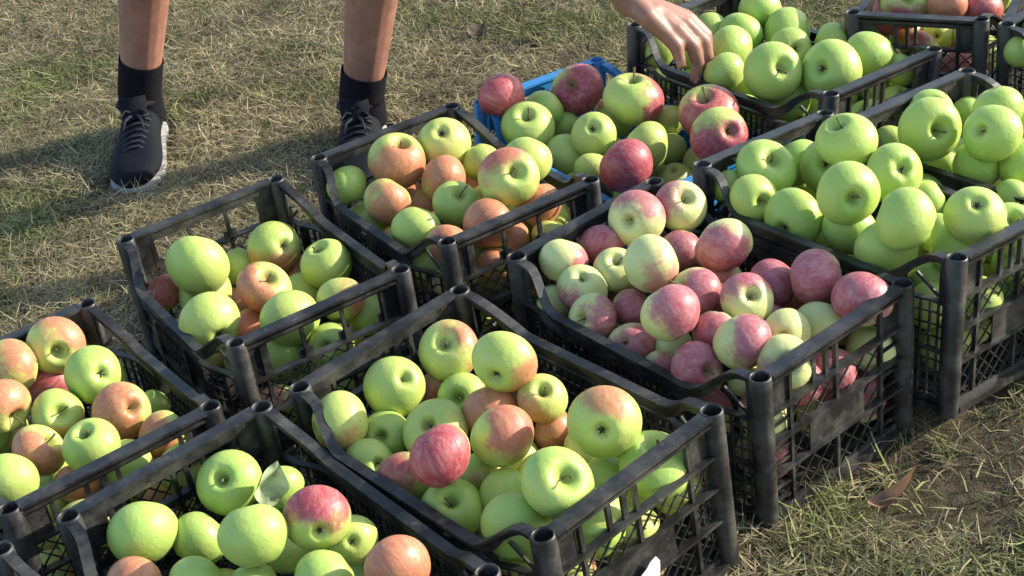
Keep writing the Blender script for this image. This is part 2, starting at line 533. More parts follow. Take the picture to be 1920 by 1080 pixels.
def end_wall_mesh(W, H, mat, style):
    """lies in the plane x = 0, outside towards +x"""
    mb = MB(); y0, y1 = POST * 1.7, W - POST * 1.7
    # top rail: flat band with a lip and a groove line
    mb.box((-.0070, y0, H - .0045), (.0115, y1, H - .0005))
    mb.box((-.0025, y0, H - .020), (.0015, y1, H - .0045))
    mb.box((.0015, y0, H - .0135), (.0090, y1, H - .0100))
    zt = H - .020
    zr = [H - .056, H - .100, H - .147] if style != 'shallow' else [H - .066, H - .118, H - .165]
    ext = .0092
    for z in zr:
        mb.box((-.002, y0, z - .002), (ext, y1, z + .002))
    mb.box((-.002, y0, .0), (.012, y1, .009))
    mb.box((-.002, y0, .009), (.002, y1, .016))
    # uprights
    ups = [.21, .50, .79] if style != 'shallow' else [.16, .38, .60, .82]
    for t in ups:
        y = W * t
        mb.box((-.0020, y - .0024, .016), (.0042, y + .0024, zt))
    if style != 'shallow':                                   # short stubs of the hand hole
        for t in (.36, .44):
            y = W * t
            mb.box((-.0018, y - .0030, zr[0] + .002), (.0030, y + .0030, zt))
    else:
        for t in (.16, .38, .60, .82):
            y = W * t
            mb.box((-.0014, y - .010, zr[0] + .002), (.0018, y + .010, zr[0] + .014))
    # lattice
    lo, hi = .016, zr[0] - .002
    if style == 'slat':
        zz = lo + .012
        while zz < hi - .006:
            if all(abs(zz - q) > .006 for q in zr):
                mb.box((-.0012, y0, zz - .0012), (.0028, W * .21 - .003, zz + .0012))
                mb.box((-.0012, W * .79 + .003, zz - .0012), (.0028, y1, zz + .0012))
            zz += .0185
        ya, yb = W * .21 + .003, W * .79 - .003
    else:
        ya, yb = y0, y1
    step = .028 if style == 'slat' else .0215; hh = hi - lo
    for sgn in (1, -1):
        c = ya - hh - step
        while c < yb + hh + step:
            # line y = c + s (sgn>0) or y = c - s, z = lo + s
            if sgn > 0: s0, s1 = max(0, ya - c), min(hh, yb - c)
            else: s0, s1 = max(0, c - yb), min(hh, c - ya)
            if s1 - s0 > .004:
                xx = .0002 if sgn > 0 else -.0010
                mb.beam((xx, c + sgn * s0, lo + s0), (xx, c + sgn * s1, lo + s1), (1, 0, 0), .0020, .0017)
            c += step
    # closed corners
    for ya, yb in ((y0, y0 + .030), (y1 - .030, y1)):
        mb.box((-.0015, ya, zr[0] + .002), (.0012, yb, zt))
    return mb.mesh('end_wall', mat)


def plate_mesh(W, H, mat):
    mb = MB()
    mb.box((.0042, W * .31, H - .146), (.0062, W * .66, H - .101))
    return mb.mesh('label_plate', mat)


def side_wall_mesh(L, H, mat, inner):
    """lies in the plane y = 0, outside towards -y"""
    mb = MB(); x0, x1 = POST * 1.7, L - POST * 1.7
    dip = .045
    pts_ = [(x0, H - .003), (x0 + .020, H - .003), (x0 + .070, H - dip + .004), (x0 + .082, H - dip), (x1 - .082, H - dip), (x1 - .070, H - dip + .004), (x1 - .020, H - .003), (x1, H - .003)]
    wid = .0135; th = .0042
    yi, yo = .0040, -.0095
    bo = .018                                                 # the long side bows outward between its corners

    def bow(x):
        k = min(max((min(x - x0, x1 - x) - .018) / .060, 0), 1)
        return -bo * k * k * (3 - 2 * k)
    fall = lambda k: H - .003 - (dip - .003) * k * k * (3 - 2 * k)
    pts = [(x0, H - .003)] + [(x0 + .016 + .072 * k / 7, fall(k / 7)) for k in range(8)]
    pts = pts + [(x0 + x1 - x, z) for x, z in reversed(pts)]
    # rail as one swept strip
    n0 = len(mb.v)
    for x, z in pts:
        for y, dz in ((yo, 0), (yi, 0), (yi, -th), (yo, -th)):
            mb.v.append((x, y + bow(x), z + dz))
    for i in range(len(pts) - 1):
        for k in range(4):
            a = n0 + i * 4 + k; b = n0 + i * 4 + (k + 1) % 4
            mb.f.append((a, a + 4, b + 4, b))
    mb.f.append(tuple(n0 + k for k in range(4))); e = n0 + (len(pts) - 1) * 4; mb.f.append(tuple(e + k for k in reversed(range(4))))
    # web under the rail
    zl = H - dip - .020
    n0 = len(mb.v)
    for x, z in pts:
        zb = z - .013 if z > H - .02 else max(z - .018, zl - .001)
        for y in (-.0022, .0008):
            mb.v.append((x, y + bow(x), z - th)); mb.v.append((x, y + bow(x), zb))
    for i in range(len(pts) - 1):
        a = n0 + i * 4
        mb.f += [(a, a + 4, a + 5, a + 1), (a + 2, a + 3, a + 7, a + 6), (a + 1, a + 5, a + 7, a + 3)]
    stx = [x0, x0 + .018, x0 + .038, x0 + .058, x0 + .078]; stx += [x0 + x1 - x for x in reversed(stx)]

    def strip(ya, yb, za, zb):
        n0 = len(mb.v)
        for x in stx:
            for y, z in ((ya, za), (yb, za), (yb, zb), (ya, zb)): mb.v.append((x, y + bow(x), z))
        for i in range(len(stx) - 1):
            for k in range(4):
                a = n0 + i * 4 + k; b = n0 + i * 4 + (k + 1) % 4
                mb.f.append((a, b, b + 4, a + 4))
        mb.f.append(tuple(n0 + k for k in reversed(range(4)))); e = n0 + (len(stx) - 1) * 4; mb.f.append(tuple(e + k for k in range(4)))
    # lower rail that runs on to the posts, the triangle above it stays open
    strip(-.0075, .0012, zl - .0032, zl)
    for xa, xb in ((x0, x0 + .012), (x1 - .012, x1)):
        mb.box((xa, -.0020, zl), (xb, .0006, H - .016))
    mb.beam((x0 + .012, -.0008, zl + .004), (x0 + .044, -.0045, H - .036), (0, 1, 0), .003, .004)
    mb.beam((x1 - .012, -.0008, zl + .004), (x1 - .044, -.0045, H - .036), (0, 1, 0), .003, .004)
    strip(-.0085, .0015, 0, .009)
    strip(-.0025, .0012, .009, .018)
    # upright slots and cross bars
    zb, ztop = .018, zl - .0032
    nb = int((x1 - x0) / .0118)
    for i in range(nb + 1):
        x = x0 + (x1 - x0) * i / nb; y = bow(x)
        wd = .0026 if i % 9 else .0065
        mb.box((x - wd / 2, y - (.0022 if i % 9 else .0075), zb), (x + wd / 2, y + .0010, ztop))
    nr = 8
    for j in range(1, nr):
        z = zb + (ztop - zb) * j / nr
        if j == 4: strip(-.0070, .0006, z - .002, z + .002)
        else: strip(-.0018, .0006, z - .0012, z + .0012)
    return mb.mesh('side_wall', mat)


def floor_mesh(L, W, mat):
    mb = MB()
    nx, ny = int(L / .03), int(W / .03)
    mb.box((POST, POST, .004), (L - POST, W - POST, .0065))
    for i in range(1, nx):
        x = L * i / nx; mb.box((x - .0025, POST, .0066), (x + .0025, W - POST, .0105))
    for j in range(1, ny):
        y = W * j / ny; mb.box((POST, y - .002, .0065), (L - POST, y + .002, .0095))
    return mb.mesh('floor_grid', mat)


_cache = {}


def crate_meshes(L, W, H, mat, style):
    key = (round(L, 3), round(W, 3), mat.name, style)
    if key not in _cache:
        _cache[key] = dict(post=post_mesh(H, mat), end=end_wall_mesh(W, H, mat, style), plate=plate_mesh(W, H, mat),
                           side=side_wall_mesh(L, H, mat, .0), floor=floor_mesh(L, W, mat))
    return _cache[key]


def make_crate(key):
    q, L, W, H = CRATES[key]
    mat = M_BLUE if key == 'B0' else M_BLACK
    style = 'shallow' if key in ('C1', 'C2') else ('slat' if key == 'C4' else 'mesh')
    ms = crate_meshes(L, W, H, mat, style)
    root = bpy.data.objects.new('plastic_crate', None); COL.objects.link(root)
    root.empty_display_size = .1
    root.matrix_world = crate_matrix(q)
    tag(root, CRATE_LABEL[key], 'crate', 'plastic crates of apples set out on the grass')
    i = POST
    for x, y in ((i, i), (L - i, i), (L - i, W - i), (i, W - i)):
        o = obj('corner_post', ms['post'], root); o.location = (x, y, 0)
    o = obj('end_wall', ms['end'], root); o.location = (L - i, 0, 0)
    p = None
    if style != 'shallow':
        p = obj('label_plate', ms['plate'], o)
    o2 = obj('end_wall', ms['end'], root); o2.location = (i, W, 0); o2.rotation_euler = (0, 0, math.pi)
    o3 = obj('side_wall', ms['side'], root); o3.location = (0, i, 0)
    o4 = obj('side_wall', ms['side'], root); o4.location = (L, W - i, 0); o4.rotation_euler = (0, 0, math.pi)
    obj('floor_grid', ms['floor'], root)
    if key == 'C5':
        mb = MB()
        y0, z0 = W * .405, H - .146
        pr = [(0, -.004), (.036, -.006), (.037, .020), (.031, .031), (.022, .028), (.016, .022), (.007, .018), (.001, .010)]
        n = len(pr)
        for x in (.0118, .0128):
            for a, b in pr: mb.v.append((x + .004 * b / .04, y0 + a, z0 + b))
        mb.f += [tuple(reversed(range(n))), tuple(range(n, 2 * n))] + [(k, (k + 1) % n, n + (k + 1) % n, n + k) for k in range(n)]
        pp = obj('paper_label', mb.mesh('paper_label', M_PAPER), o); pp['label'] = 'torn white paper label on the end wall'
    return root


for key in CRATES:
    make_crate(key)


# ------------------------------------------------------------------ apples
def apple_mesh(seed, closed=False):
    r = random.Random(seed)
    nu, nv = 36, 26
    asp = r.uniform(.86, 1.0); taper = r.uniform(.02, .11); lob = r.uniform(.012, .050); ph = r.uniform(0, 6.28)
    skew = (r.uniform(-.12, .12), r.uniform(-.12, .12)); el = r.uniform(0, .05)
    dt, wt = r.uniform(.32, .44), r.uniform(.25, .33); db, wb = r.uniform(.20, .30), r.uniform(.22, .30)
    if closed: asp = r.uniform(.93, 1.02); dt *= .38; db *= .4; wt *= .8; wb *= .8; lob *= .6
    V = []; F = []

    def pt(th, phi):
        s, c = math.sin(th), math.cos(th)
        rad = s * (1 + taper * c) * (1 + .04 * s * s)
        z = c * asp
        low = max(0, -c)
        rad *= 1 + lob * (low ** 1.5) * math.cos(5 * phi + ph) + lob * .5 * math.cos(2 * phi + ph * 1.7) + el * math.cos(3 * phi + ph)*.4
        z += lob * 1.2 * low * math.cos(5 * phi + ph) * s
        if c > 0: z -= dt * 1.3 * math.exp(-(rad / wt) ** 2)
        else: z += db * 1.3 * math.exp(-(rad / wb) ** 2)
        x, y = rad * math.cos(phi), rad * math.sin(phi)
        return (x + skew[0] * z, y + skew[1] * z, z)
    V.append(pt(0, 0))
    for i in range(1, nv):
        t = i / nv
        th = math.pi * (t - .10 * math.sin(2 * math.pi * t) * .55)
        for k in range(nu): V.append(pt(th, 2 * math.pi * k / nu))
    V.append(pt(math.pi, 0))
    for k in range(nu): F.append((0, 1 + k, 1 + (k + 1) % nu))
    for i in range(nv - 2):
        for k in range(nu):
            a = 1 + i * nu + k; b = 1 + i * nu + (k + 1) % nu
            F.append((a, a + nu, b + nu, b))
    e = len(V) - 1; s0 = 1 + (nv - 2) * nu
    mx = max(math.hypot(v[0], v[1]) for v in V)
    V = [(v[0] / mx, v[1] / mx, v[2] / mx) for v in V]
    for k in range(nu): F.append((e, s0 + (k + 1) % nu, s0 + k))
    me = bpy.data.meshes.new('apple'); me.from_pydata(V, [], F)
    me.polygons.foreach_set('use_smooth', [True] * len(F)); me.materials.append(M_APPLE); me.update()
    return me, V[0][2], V[-1][2]


APPLE = [apple_mesh(40 + i) for i in range(10)] + [apple_mesh(70 + i, True) for i in range(6)]


def stem_mesh(seed, z0):
    r = random.Random(seed); mb = MB()
    a = r.uniform(0, 6.28); k = r.uniform(.05, .22); ln = r.uniform(.42, .72)
    pts = [(k * t * t * math.cos(a), k * t * t * math.sin(a), z0 - .04 + ln * t) for t in (0, .25, .5, .75, .93, 1)]
    mb.tube(pts, [.034, .028, .027, .030, .042, .036], 7)
    return mb.mesh('stem', M_STEM, True)


def calyx_mesh(seed, z0):
    r = random.Random(seed); mb = MB()
    for k in range(5):
        a = 2 * math.pi * k / 5 + r.uniform(-.3, .3); ca, sa = math.cos(a), math.sin(a); ln = r.uniform(.09, .15)
        def P(rad, off, z): return (rad * ca - off * sa, rad * sa + off * ca, z0 + z)
        mb.add([P(.02, -.035, .012), P(.02, .035, .012), P(ln * .7, .03, -.05), P(ln * .7, -.03, -.05), P(ln * 1.05, 0, -.11), P(.03, 0, -.03), P(ln * .75, 0, -.085)],
               [(0, 1, 2, 3), (3, 2, 4), (1, 0, 5), (5, 0, 3, 6), (5, 6, 2, 1), (6, 3, 4), (6, 4, 2)])
    mb.tube([(0, 0, z0 + .02), (0, 0, z0 - .05)], [.045, .02], 6)
    return mb.mesh('calyx', M_CALYX)


STEMS = [[stem_mesh(i * 3 + j, APPLE[i][1]) for j in range(3)] for i in range(len(APPLE))]
CALYX = [calyx_mesh(i, APPLE[i][2]) for i in range(len(APPLE))]

# variant, x, y, z, radius, quaternion, blush, hue, yellow, pole shown (s stem, c flower end, b both, n none), crate, label
GROUPS = {'A': 'apples in the leftmost crate', 'B': 'apples in the bottom-left crate', 'C2': 'apples in the half-filled crate left of centre', 'C1': 'apples in the crate nearest the right shoe', 'C5': 'apples in the front middle crate', 'C4': 'apples in the pink-apple crate', 'C6': 'apples in the green-apple crate right of the pink apples', 'C7': 'apples in the green-apple crate cut by right edge', 'C8': 'apples in the green-apple crate under the hand', 'C9': 'apples in the far crate at upper right', 'C10': 'apples in the crate at top right corner', 'B0': 'apples in the blue crate'}
APPLES = [
    (7, -0.6067, 1.7919, 0.1994, 0.0394, 0.702, 0.624, -0.099, 0.330, 0.50, 0.00, 0.70, 's', 'A', 'mostly orange apple with stem end showing, third from left in back row of leftmost crate'),
    (11, -0.6620, 1.7571, 0.1985, 0.0374, 0.226, -0.841, 0.090, -0.484, 0.35, 0.05, 0.80, 'n', 'A', 'orange-cheeked apple, leftmost in back row of leftmost crate'),
    (6, -0.5500, 1.7255, 0.1869, 0.0384, 0.269, 0.150, -0.831, -0.462, 0.00, 0.00, 0.05, 'c', 'A', 'green apple with flower end showing, fourth from left in back row of leftmost crate'),
    (15, -0.6291, 1.7813, 0.1461, 0.0353, 0.599, -0.574, 0.061, -0.555, 0.70, 0.60, 0.40, 'n', 'A', 'mostly pink apple, second from left in back row of leftmost crate'),
    (12, -0.4844, 1.7225, 0.1276, 0.0216, 0.617, -0.553, -0.015, -0.560, 0.00, 0.00, 0.30, 'n', 'A', 'small yellow-green apple, rightmost in back row of leftmost crate'),
    (1, -0.6543, 1.6692, 0.1951, 0.0374, 0.262, 0.774, -0.247, 0.521, 0.55, 0.05, 0.70, 's', 'A', 'mostly orange apple with stem end showing, leftmost in second row of leftmost crate'),
    (8, -0.5082, 1.6557, 0.1694, 0.0381, 0.269, 0.143, -0.851, -0.428, 0.85, 0.05, 0.60, 'c', 'A', 'orange-red apple with flower end showing, fourth from left in second row of leftmost crate'),
    (8, -0.5926, 1.6741, 0.1694, 0.0336, 0.650, 0.110, 0.468, -0.588, 0.20, 0.10, 0.30, 's', 'A', 'orange-cheeked apple with stem end showing, second from left in second row of leftmost crate'),
    (12, -0.4567, 1.6186, 0.1519, 0.0308, 0.577, 0.219, -0.477, -0.625, 0.50, 0.05, 0.50, 'n', 'A', 'mostly orange apple, rightmost in second row of leftmost crate'),
    (6, -0.5271, 1.5646, 0.1856, 0.0351, 0.842, 0.134, 0.043, -0.520, 0.00, 0.00, 0.15, 's', 'A', 'green apple with stem end showing, third from left in second row of leftmost crate'),
    (3, -0.6003, 1.5898, 0.1747, 0.0350, 0.497, -0.367, 0.267, -0.740, 0.60, 0.00, 0.60, 's', 'A', 'mostly orange apple with stem end showing, second from left in front row of leftmost crate'),
    (6, -0.4973, 1.5800, 0.1405, 0.0318, 0.879, 0.255, -0.020, -0.402, 0.00, 0.00, 0.20, 's', 'A', 'yellow-green apple with stem end showing, rightmost in front row of leftmost crate'),
    (15, -0.6194, 1.5155, 0.1869, 0.0357, 0.669, -0.520, -0.110, -0.519, 0.00, 0.00, 0.20, 'n', 'A', 'yellow-green apple, leftmost in front row of leftmost crate'),
    (10, -0.5552, 1.5531, 0.1427, 0.0280, 0.781, -0.271, -0.250, -0.504, 0.70, 0.00, 0.60, 'n', 'A', 'small mostly orange apple, fourth from left in front row of leftmost crate'),
    (15, -0.5968, 1.5434, 0.1278, 0.0254, 0.600, -0.552, 0.046, -0.577, 0.00, 0.00, 0.40, 'n', 'A', 'small yellow-green apple, third from left in front row of leftmost crate'),
    (11, -0.6845, 1.6759, 0.1514, 0.0281, 0.780, -0.172, -0.306, -0.518, 0.00, 0.00, 0.20, 'n', 'A', 'apple mostly hidden beneath others in leftmost crate'),
    (10, -0.5886, 1.5962, 0.1262, 0.0246, 0.074, -0.846, 0.482, -0.215, 0.00, 0.00, 0.20, 'n', 'A', 'apple mostly hidden beneath others in leftmost crate'),
    (7, -0.3517, 1.4541, 0.1841, 0.0384, 0.876, 0.333, 0.078, -0.339, 0.00, 0.00, 0.05, 's', 'B', 'green apple with stem end showing, third from left in back row of bottom-left crate'),
    (11, -0.2964, 1.4495, 0.1678, 0.0278, 0.673, -0.380, -0.256, -0.580, 0.00, 0.00, 0.05, 'n', 'B', 'small green apple, fifth from left in back row of bottom-left crate'),
    (7, -0.2422, 1.3299, 0.2121, 0.0370, 0.517, -0.505, -0.553, -0.413, 0.50, 0.70, 0.45, 'c', 'B', 'mostly pink apple with flower end showing, rightmost in back row of bottom-left crate'),
    (14, -0.4435, 1.3836, 0.1856, 0.0402, 0.702, -0.378, -0.173, -0.578, 0.00, 0.00, 0.10, 'n', 'B', 'green apple, leftmost in back row of bottom-left crate'),
    (13, -0.3079, 1.3086, 0.2183, 0.0383, 0.738, -0.215, -0.240, -0.593, 0.00, 0.00, 0.10, 'n', 'B', 'green apple, fourth from left in back row of bottom-left crate'),
    (12, -0.3882, 1.3921, 0.1584, 0.0327, 0.570, -0.546, 0.040, -0.613, 0.00, 0.00, 0.10, 'n', 'B', 'green apple, second from left in back row of bottom-left crate'),
    (2, -0.2114, 1.3393, 0.1677, 0.0287, 0.469, -0.879, 0.038, 0.082, 0.00, 0.00, 0.30, 'c', 'B', 'small yellow-green apple with flower end showing, fifth from left in front row of bottom-left crate'),
    (14, -0.2918, 1.3759, 0.1315, 0.0247, 0.678, -0.366, -0.221, -0.598, 0.00, 0.00, 0.30, 'n', 'B', 'small yellow-green apple, third from left in front row of bottom-left crate'),
    (10, -0.1566, 1.2339, 0.2107, 0.0352, 0.752, -0.145, -0.459, -0.450, 0.80, 0.20, 0.50, 'n', 'B', 'orange-red apple, rightmost in front row of bottom-left crate'),
    (13, -0.2366, 1.2613, 0.1843, 0.0343, 0.578, 0.478, -0.651, -0.122, 0.00, 0.00, 0.10, 'n', 'B', 'green apple, fourth from left in front row of bottom-left crate'),
    (11, -0.4452, 1.3090, 0.1803, 0.0294, 0.499, -0.580, -0.148, -0.626, 0.80, 0.05, 0.50, 'n', 'B', 'orange-red apple, leftmost in front row of bottom-left crate'),
    (15, -0.3789, 1.2969, 0.1719, 0.0328, 0.777, 0.260, -0.478, -0.318, 0.00, 0.00, 0.15, 'n', 'B', 'green apple, second from left in front row of bottom-left crate'),
    (11, -0.3227, 1.2992, 0.1549, 0.0295, 0.755, -0.167, -0.273, -0.572, 0.00, 0.00, 0.20, 'n', 'B', 'apple mostly hidden beneath others in bottom-left crate'),
    (7, -0.3406, 2.0698, 0.1448, 0.0419, 0.111, -0.657, 0.523, 0.532, 0.45, 0.10, 0.35, 'c', 'C2', 'orange-cheeked apple, fourth from left in back row of half-filled crate left of centre'),
    (6, -0.2595, 1.9908, 0.1476, 0.0383, 0.790, 0.105, -0.059, -0.602, 0.00, 0.00, 0.35, 's', 'C2', 'yellow-green apple with stem end showing, rightmost in back row of half-filled crate left of centre'),
    (10, -0.4415, 1.9887, 0.1788, 0.0475, 0.706, -0.339, -0.106, -0.613, 0.00, 0.00, 0.35, 'n', 'C2', 'big yellow-green apple, leftmost in back row of half-filled crate left of centre'),
    (15, -0.3974, 2.0736, 0.1181, 0.0315, 0.676, -0.391, -0.060, -0.622, 0.00, 0.00, 0.30, 'n', 'C2', 'small yellow-green apple, second from left in back row of half-filled crate left of centre'),
    (0, -0.3440, 1.9210, 0.1636, 0.0403, 0.308, -0.167, 0.241, -0.905, 0.70, 0.05, 0.60, 's', 'C2', 'mostly orange apple, third from left in back row of half-filled crate left of centre'),
    (15, -0.3013, 1.9930, 0.1063, 0.0322, 0.451, 0.558, -0.678, -0.162, 0.00, 0.00, 0.40, 'n', 'C2', 'yellow-green apple, fifth from left in back row of half-filled crate left of centre'),
    (14, -0.5042, 2.0155, 0.1276, 0.0291, 0.728, -0.233, -0.306, -0.568, 0.90, 0.40, 0.40, 'n', 'C2', 'small dull red apple, leftmost in second row of half-filled crate left of centre'),
    (4, -0.4451, 2.0048, 0.1227, 0.0419, 0.516, -0.850, -0.007, -0.109, 0.00, 0.00, 0.45, 'c', 'C2', 'yellow-green apple, second from left in second row of half-filled crate left of centre'),
    (14, -0.2360, 1.8797, 0.1511, 0.0351, 0.876, -0.387, -0.061, -0.282, 0.25, 0.10, 0.50, 'n', 'C2', 'orange-cheeked apple, fifth from left in second row of half-filled crate left of centre'),
    (14, -0.2039, 1.8990, 0.1086, 0.0350, 0.703, -0.229, -0.173, -0.651, 0.00, 0.00, 0.20, 'n', 'C2', 'yellow-green apple, rightmost in second row of half-filled crate left of centre'),
    (10, -0.3040, 1.8362, 0.1596, 0.0420, 0.698, -0.004, -0.474, -0.536, 0.00, 0.00, 0.25, 'n', 'C2', 'big yellow-green apple, fourth from left in second row of half-filled crate left of centre'),
    (7, -0.4129, 1.8429, 0.1662, 0.0443, 0.630, -0.660, 0.058, 0.405, 0.25, 0.10, 0.30, 'c', 'C2', 'big orange-cheeked apple, third from left in second row of half-filled crate left of centre'),
    (13, -0.3719, 1.9073, 0.1109, 0.0335, 0.109, 0.758, -0.603, 0.223, 0.65, 0.10, 0.50, 'n', 'C2', 'mostly orange apple, second from left in front row of half-filled crate left of centre'),
    (6, -0.2559, 1.8287, 0.1113, 0.0333, 0.850, 0.501, -0.122, 0.110, 0.00, 0.00, 0.30, 's', 'C2', 'yellow-green apple with stem end showing, rightmost in front row of half-filled crate left of centre'),
    (11, -0.3320, 1.8328, 0.1011, 0.0349, 0.709, -0.277, -0.168, -0.626, 0.00, 0.00, 0.15, 'n', 'C2', 'green apple, third from left in front row of half-filled crate left of centre'),
    (12, -0.3912, 1.8979, 0.0613, 0.0314, 0.674, -0.415, -0.200, -0.578, 0.00, 0.00, 0.30, 'n', 'C2', 'yellow-green apple, leftmost in front row of half-filled crate left of centre'),
    (13, -0.3067, 1.8693, 0.0559, 0.0311, 0.356, -0.668, 0.319, -0.570, 0.00, 0.00, 0.20, 'n', 'C2', 'yellow-green apple, fourth from left in front row of half-filled crate left of centre'),
    (15, -0.3124, 2.0785, 0.0947, 0.0267, 0.216, 0.710, -0.668, 0.055, 0.80, 0.30, 0.40, 'n', 'C2', 'apple mostly hidden beneath others in half-filled crate left of centre'),
    (13, -0.4133, 2.0286, 0.0820, 0.0279, 0.619, -0.549, -0.022, -0.561, 0.50, 0.10, 0.40, 'n', 'C2', 'apple mostly hidden beneath others in half-filled crate left of centre'),
    (15, -0.2158, 1.9157, 0.0547, 0.0317, 0.728, -0.144, -0.202, -0.639, 0.00, 0.00, 0.30, 'n', 'C2', 'apple mostly hidden beneath others in half-filled crate left of centre'),
    (7, -0.0721, 2.2500, 0.1882, 0.0434, 0.211, -0.694, 0.658, 0.202, 0.10, 0.20, 0.70, 'c', 'C1', 'pale yellow apple, second from left in back row of crate nearest the right shoe'),
    (12, -0.0174, 2.2258, 0.1588, 0.0312, 0.028, 0.718, -0.657, 0.227, 0.00, 0.00, 0.30, 'n', 'C1', 'small yellow-green apple, third from left in back row of crate nearest the right shoe'),
    (15, 0.0504, 2.1143, 0.2027, 0.0380, 0.600, -0.302, 0.088, -0.736, 0.00, 0.00, 0.35, 'n', 'C1', 'yellow-green apple, rightmost in back row of crate nearest the right shoe'),
    (6, -0.1474, 2.2093, 0.1879, 0.0462, 0.783, -0.009, 0.218, -0.582, 0.70, 0.10, 0.50, 's', 'C1', 'big mostly orange apple, leftmost in back row of crate nearest the right shoe'),
    (5, 0.0188, 2.0519, 0.2127, 0.0451, 0.485, 0.329, -0.281, 0.759, 0.45, 0.35, 0.45, 's', 'C1', 'big orange-cheeked apple, fourth from left in back row of crate nearest the right shoe'),
    (14, -0.0777, 2.1649, 0.1687, 0.0381, 0.798, -0.124, -0.481, -0.342, 0.65, 0.05, 0.50, 'n', 'C1', 'mostly orange apple, third from left in second row of crate nearest the right shoe'),
    (14, -0.2294, 2.1914, 0.1688, 0.0333, 0.710, -0.155, -0.283, -0.626, 0.00, 0.00, 0.20, 'n', 'C1', 'small yellow-green apple, leftmost in second row of crate nearest the right shoe'),
    (10, -0.1661, 2.1082, 0.1718, 0.0390, 0.701, -0.374, 0.152, -0.588, 0.45, 0.05, 0.40, 'n', 'C1', 'orange-cheeked apple, second from left in second row of crate nearest the right shoe'),
    (8, -0.0622, 2.0794, 0.1666, 0.0386, 0.576, 0.001, 0.270, -0.772, 0.00, 0.00, 0.30, 's', 'C1', 'yellow-green apple, fourth from left in second row of crate nearest the right shoe'),
    (15, 0.0572, 2.0546, 0.1575, 0.0351, 0.801, -0.215, -0.121, -0.545, 0.60, 0.10, 0.40, 'n', 'C1', 'mostly orange apple, rightmost in second row of crate nearest the right shoe'),
    (15, -0.0204, 1.9910, 0.1739, 0.0373, 0.412, -0.625, 0.038, -0.662, 0.75, 0.05, 0.50, 'n', 'C1', 'mostly orange apple, third from left in front row of crate nearest the right shoe'),
    (10, -0.1253, 2.0192, 0.1676, 0.0377, 0.920, -0.248, 0.196, -0.234, 0.10, 0.20, 0.30, 'n', 'C1', 'yellow-green apple, leftmost in front row of crate nearest the right shoe'),
    (15, 0.0070, 2.0165, 0.1310, 0.0307, 0.061, -0.680, 0.574, -0.451, 0.65, 0.10, 0.50, 'n', 'C1', 'small mostly orange apple, rightmost in front row of crate nearest the right shoe'),
    (10, -0.0810, 1.9546, 0.1676, 0.0337, 0.741, -0.374, -0.090, -0.551, 0.75, 0.05, 0.40, 'n', 'C1', 'mostly orange apple, second from left in front row of crate nearest the right shoe'),
    (11, -0.1401, 2.2094, 0.1254, 0.0278, 0.144, 0.704, -0.643, 0.265, 0.70, 0.10, 0.50, 'n', 'C1', 'apple mostly hidden beneath others in crate nearest the right shoe'),
    (13, -0.1156, 2.1667, 0.1275, 0.0273, 0.081, -0.732, 0.579, -0.350, 0.50, 0.10, 0.50, 'n', 'C1', 'apple mostly hidden beneath others in crate nearest the right shoe'),
    (12, 0.0789, 2.0772, 0.1189, 0.0298, 0.664, 0.331, -0.543, -0.395, 0.00, 0.00, 0.50, 'n', 'C1', 'apple mostly hidden beneath others in crate nearest the right shoe'),
    (12, -0.1953, 2.1257, 0.1257, 0.0286, 0.526, -0.467, 0.205, -0.680, 0.00, 0.00, 0.40, 'n', 'C1', 'apple mostly hidden beneath others in crate nearest the right shoe'),
    (13, -0.0346, 2.2317, 0.1131, 0.0298, 0.345, -0.595, 0.391, -0.612, 0.40, 0.00, 0.40, 'n', 'C1', 'apple mostly hidden beneath others in crate nearest the right shoe'),
    (0, -0.0886, 1.6350, 0.1988, 0.0389, 0.941, 0.276, -0.125, 0.149, 0.30, 0.20, 0.60, 's', 'C5', 'orange-cheeked apple with stem end showing, third from left in back row of front middle crate'),
    (3, -0.0223, 1.5342, 0.2372, 0.0406, 0.732, -0.592, 0.334, 0.049, 0.35, 0.00, 0.35, 'c', 'C5', 'orange-cheeked apple with flower end showing, fifth from left in back row of front middle crate'),
    (0, -0.1578, 1.5881, 0.1913, 0.0381, 0.072, 0.371, -0.839, -0.390, 0.00, 0.00, 0.25, 'c', 'C5', 'yellow-green apple with flower end showing, leftmost in back row of front middle crate'),
    (11, -0.1145, 1.6232, 0.1501, 0.0275, 0.724, -0.065, -0.337, -0.599, 0.30, 0.40, 0.50, 'n', 'C5', 'small pink-cheeked apple, second from left in back row of front middle crate'),
    (9, -0.0789, 1.5803, 0.1655, 0.0309, 0.573, 0.355, 0.285, -0.681, 0.20, 0.50, 0.10, 's', 'C5', 'small pink-cheeked apple, fourth from left in back row of front middle crate'),
    (9, 0.0158, 1.5117, 0.1938, 0.0304, 0.396, 0.042, 0.283, -0.872, 0.40, 0.10, 0.50, 's', 'C5', 'orange-cheeked apple with stem end showing, rightmost in back row of front middle crate'),
    (13, -0.0468, 1.5233, 0.1785, 0.0359, 0.812, -0.146, -0.242, -0.511, 0.80, 0.00, 0.60, 'n', 'C5', 'orange-red apple, fourth from left in second row of front middle crate'),
    (14, -0.2260, 1.5388, 0.1857, 0.0380, 0.648, -0.409, 0.621, -0.165, 0.25, 0.20, 0.60, 'n', 'C5', 'orange-cheeked apple, leftmost in second row of front middle crate'),
    (7, 0.0779, 1.3971, 0.2311, 0.0417, 0.376, -0.653, -0.499, -0.429, 0.25, 0.10, 0.30, 'c', 'C5', 'big orange-cheeked apple with flower end showing, rightmost in second row of front middle crate'),
    (13, 0.0246, 1.5072, 0.1487, 0.0274, 0.602, 0.167, -0.550, -0.554, 0.60, 0.05, 0.50, 'n', 'C5', 'small mostly orange apple, fifth from left in second row of front middle crate'),
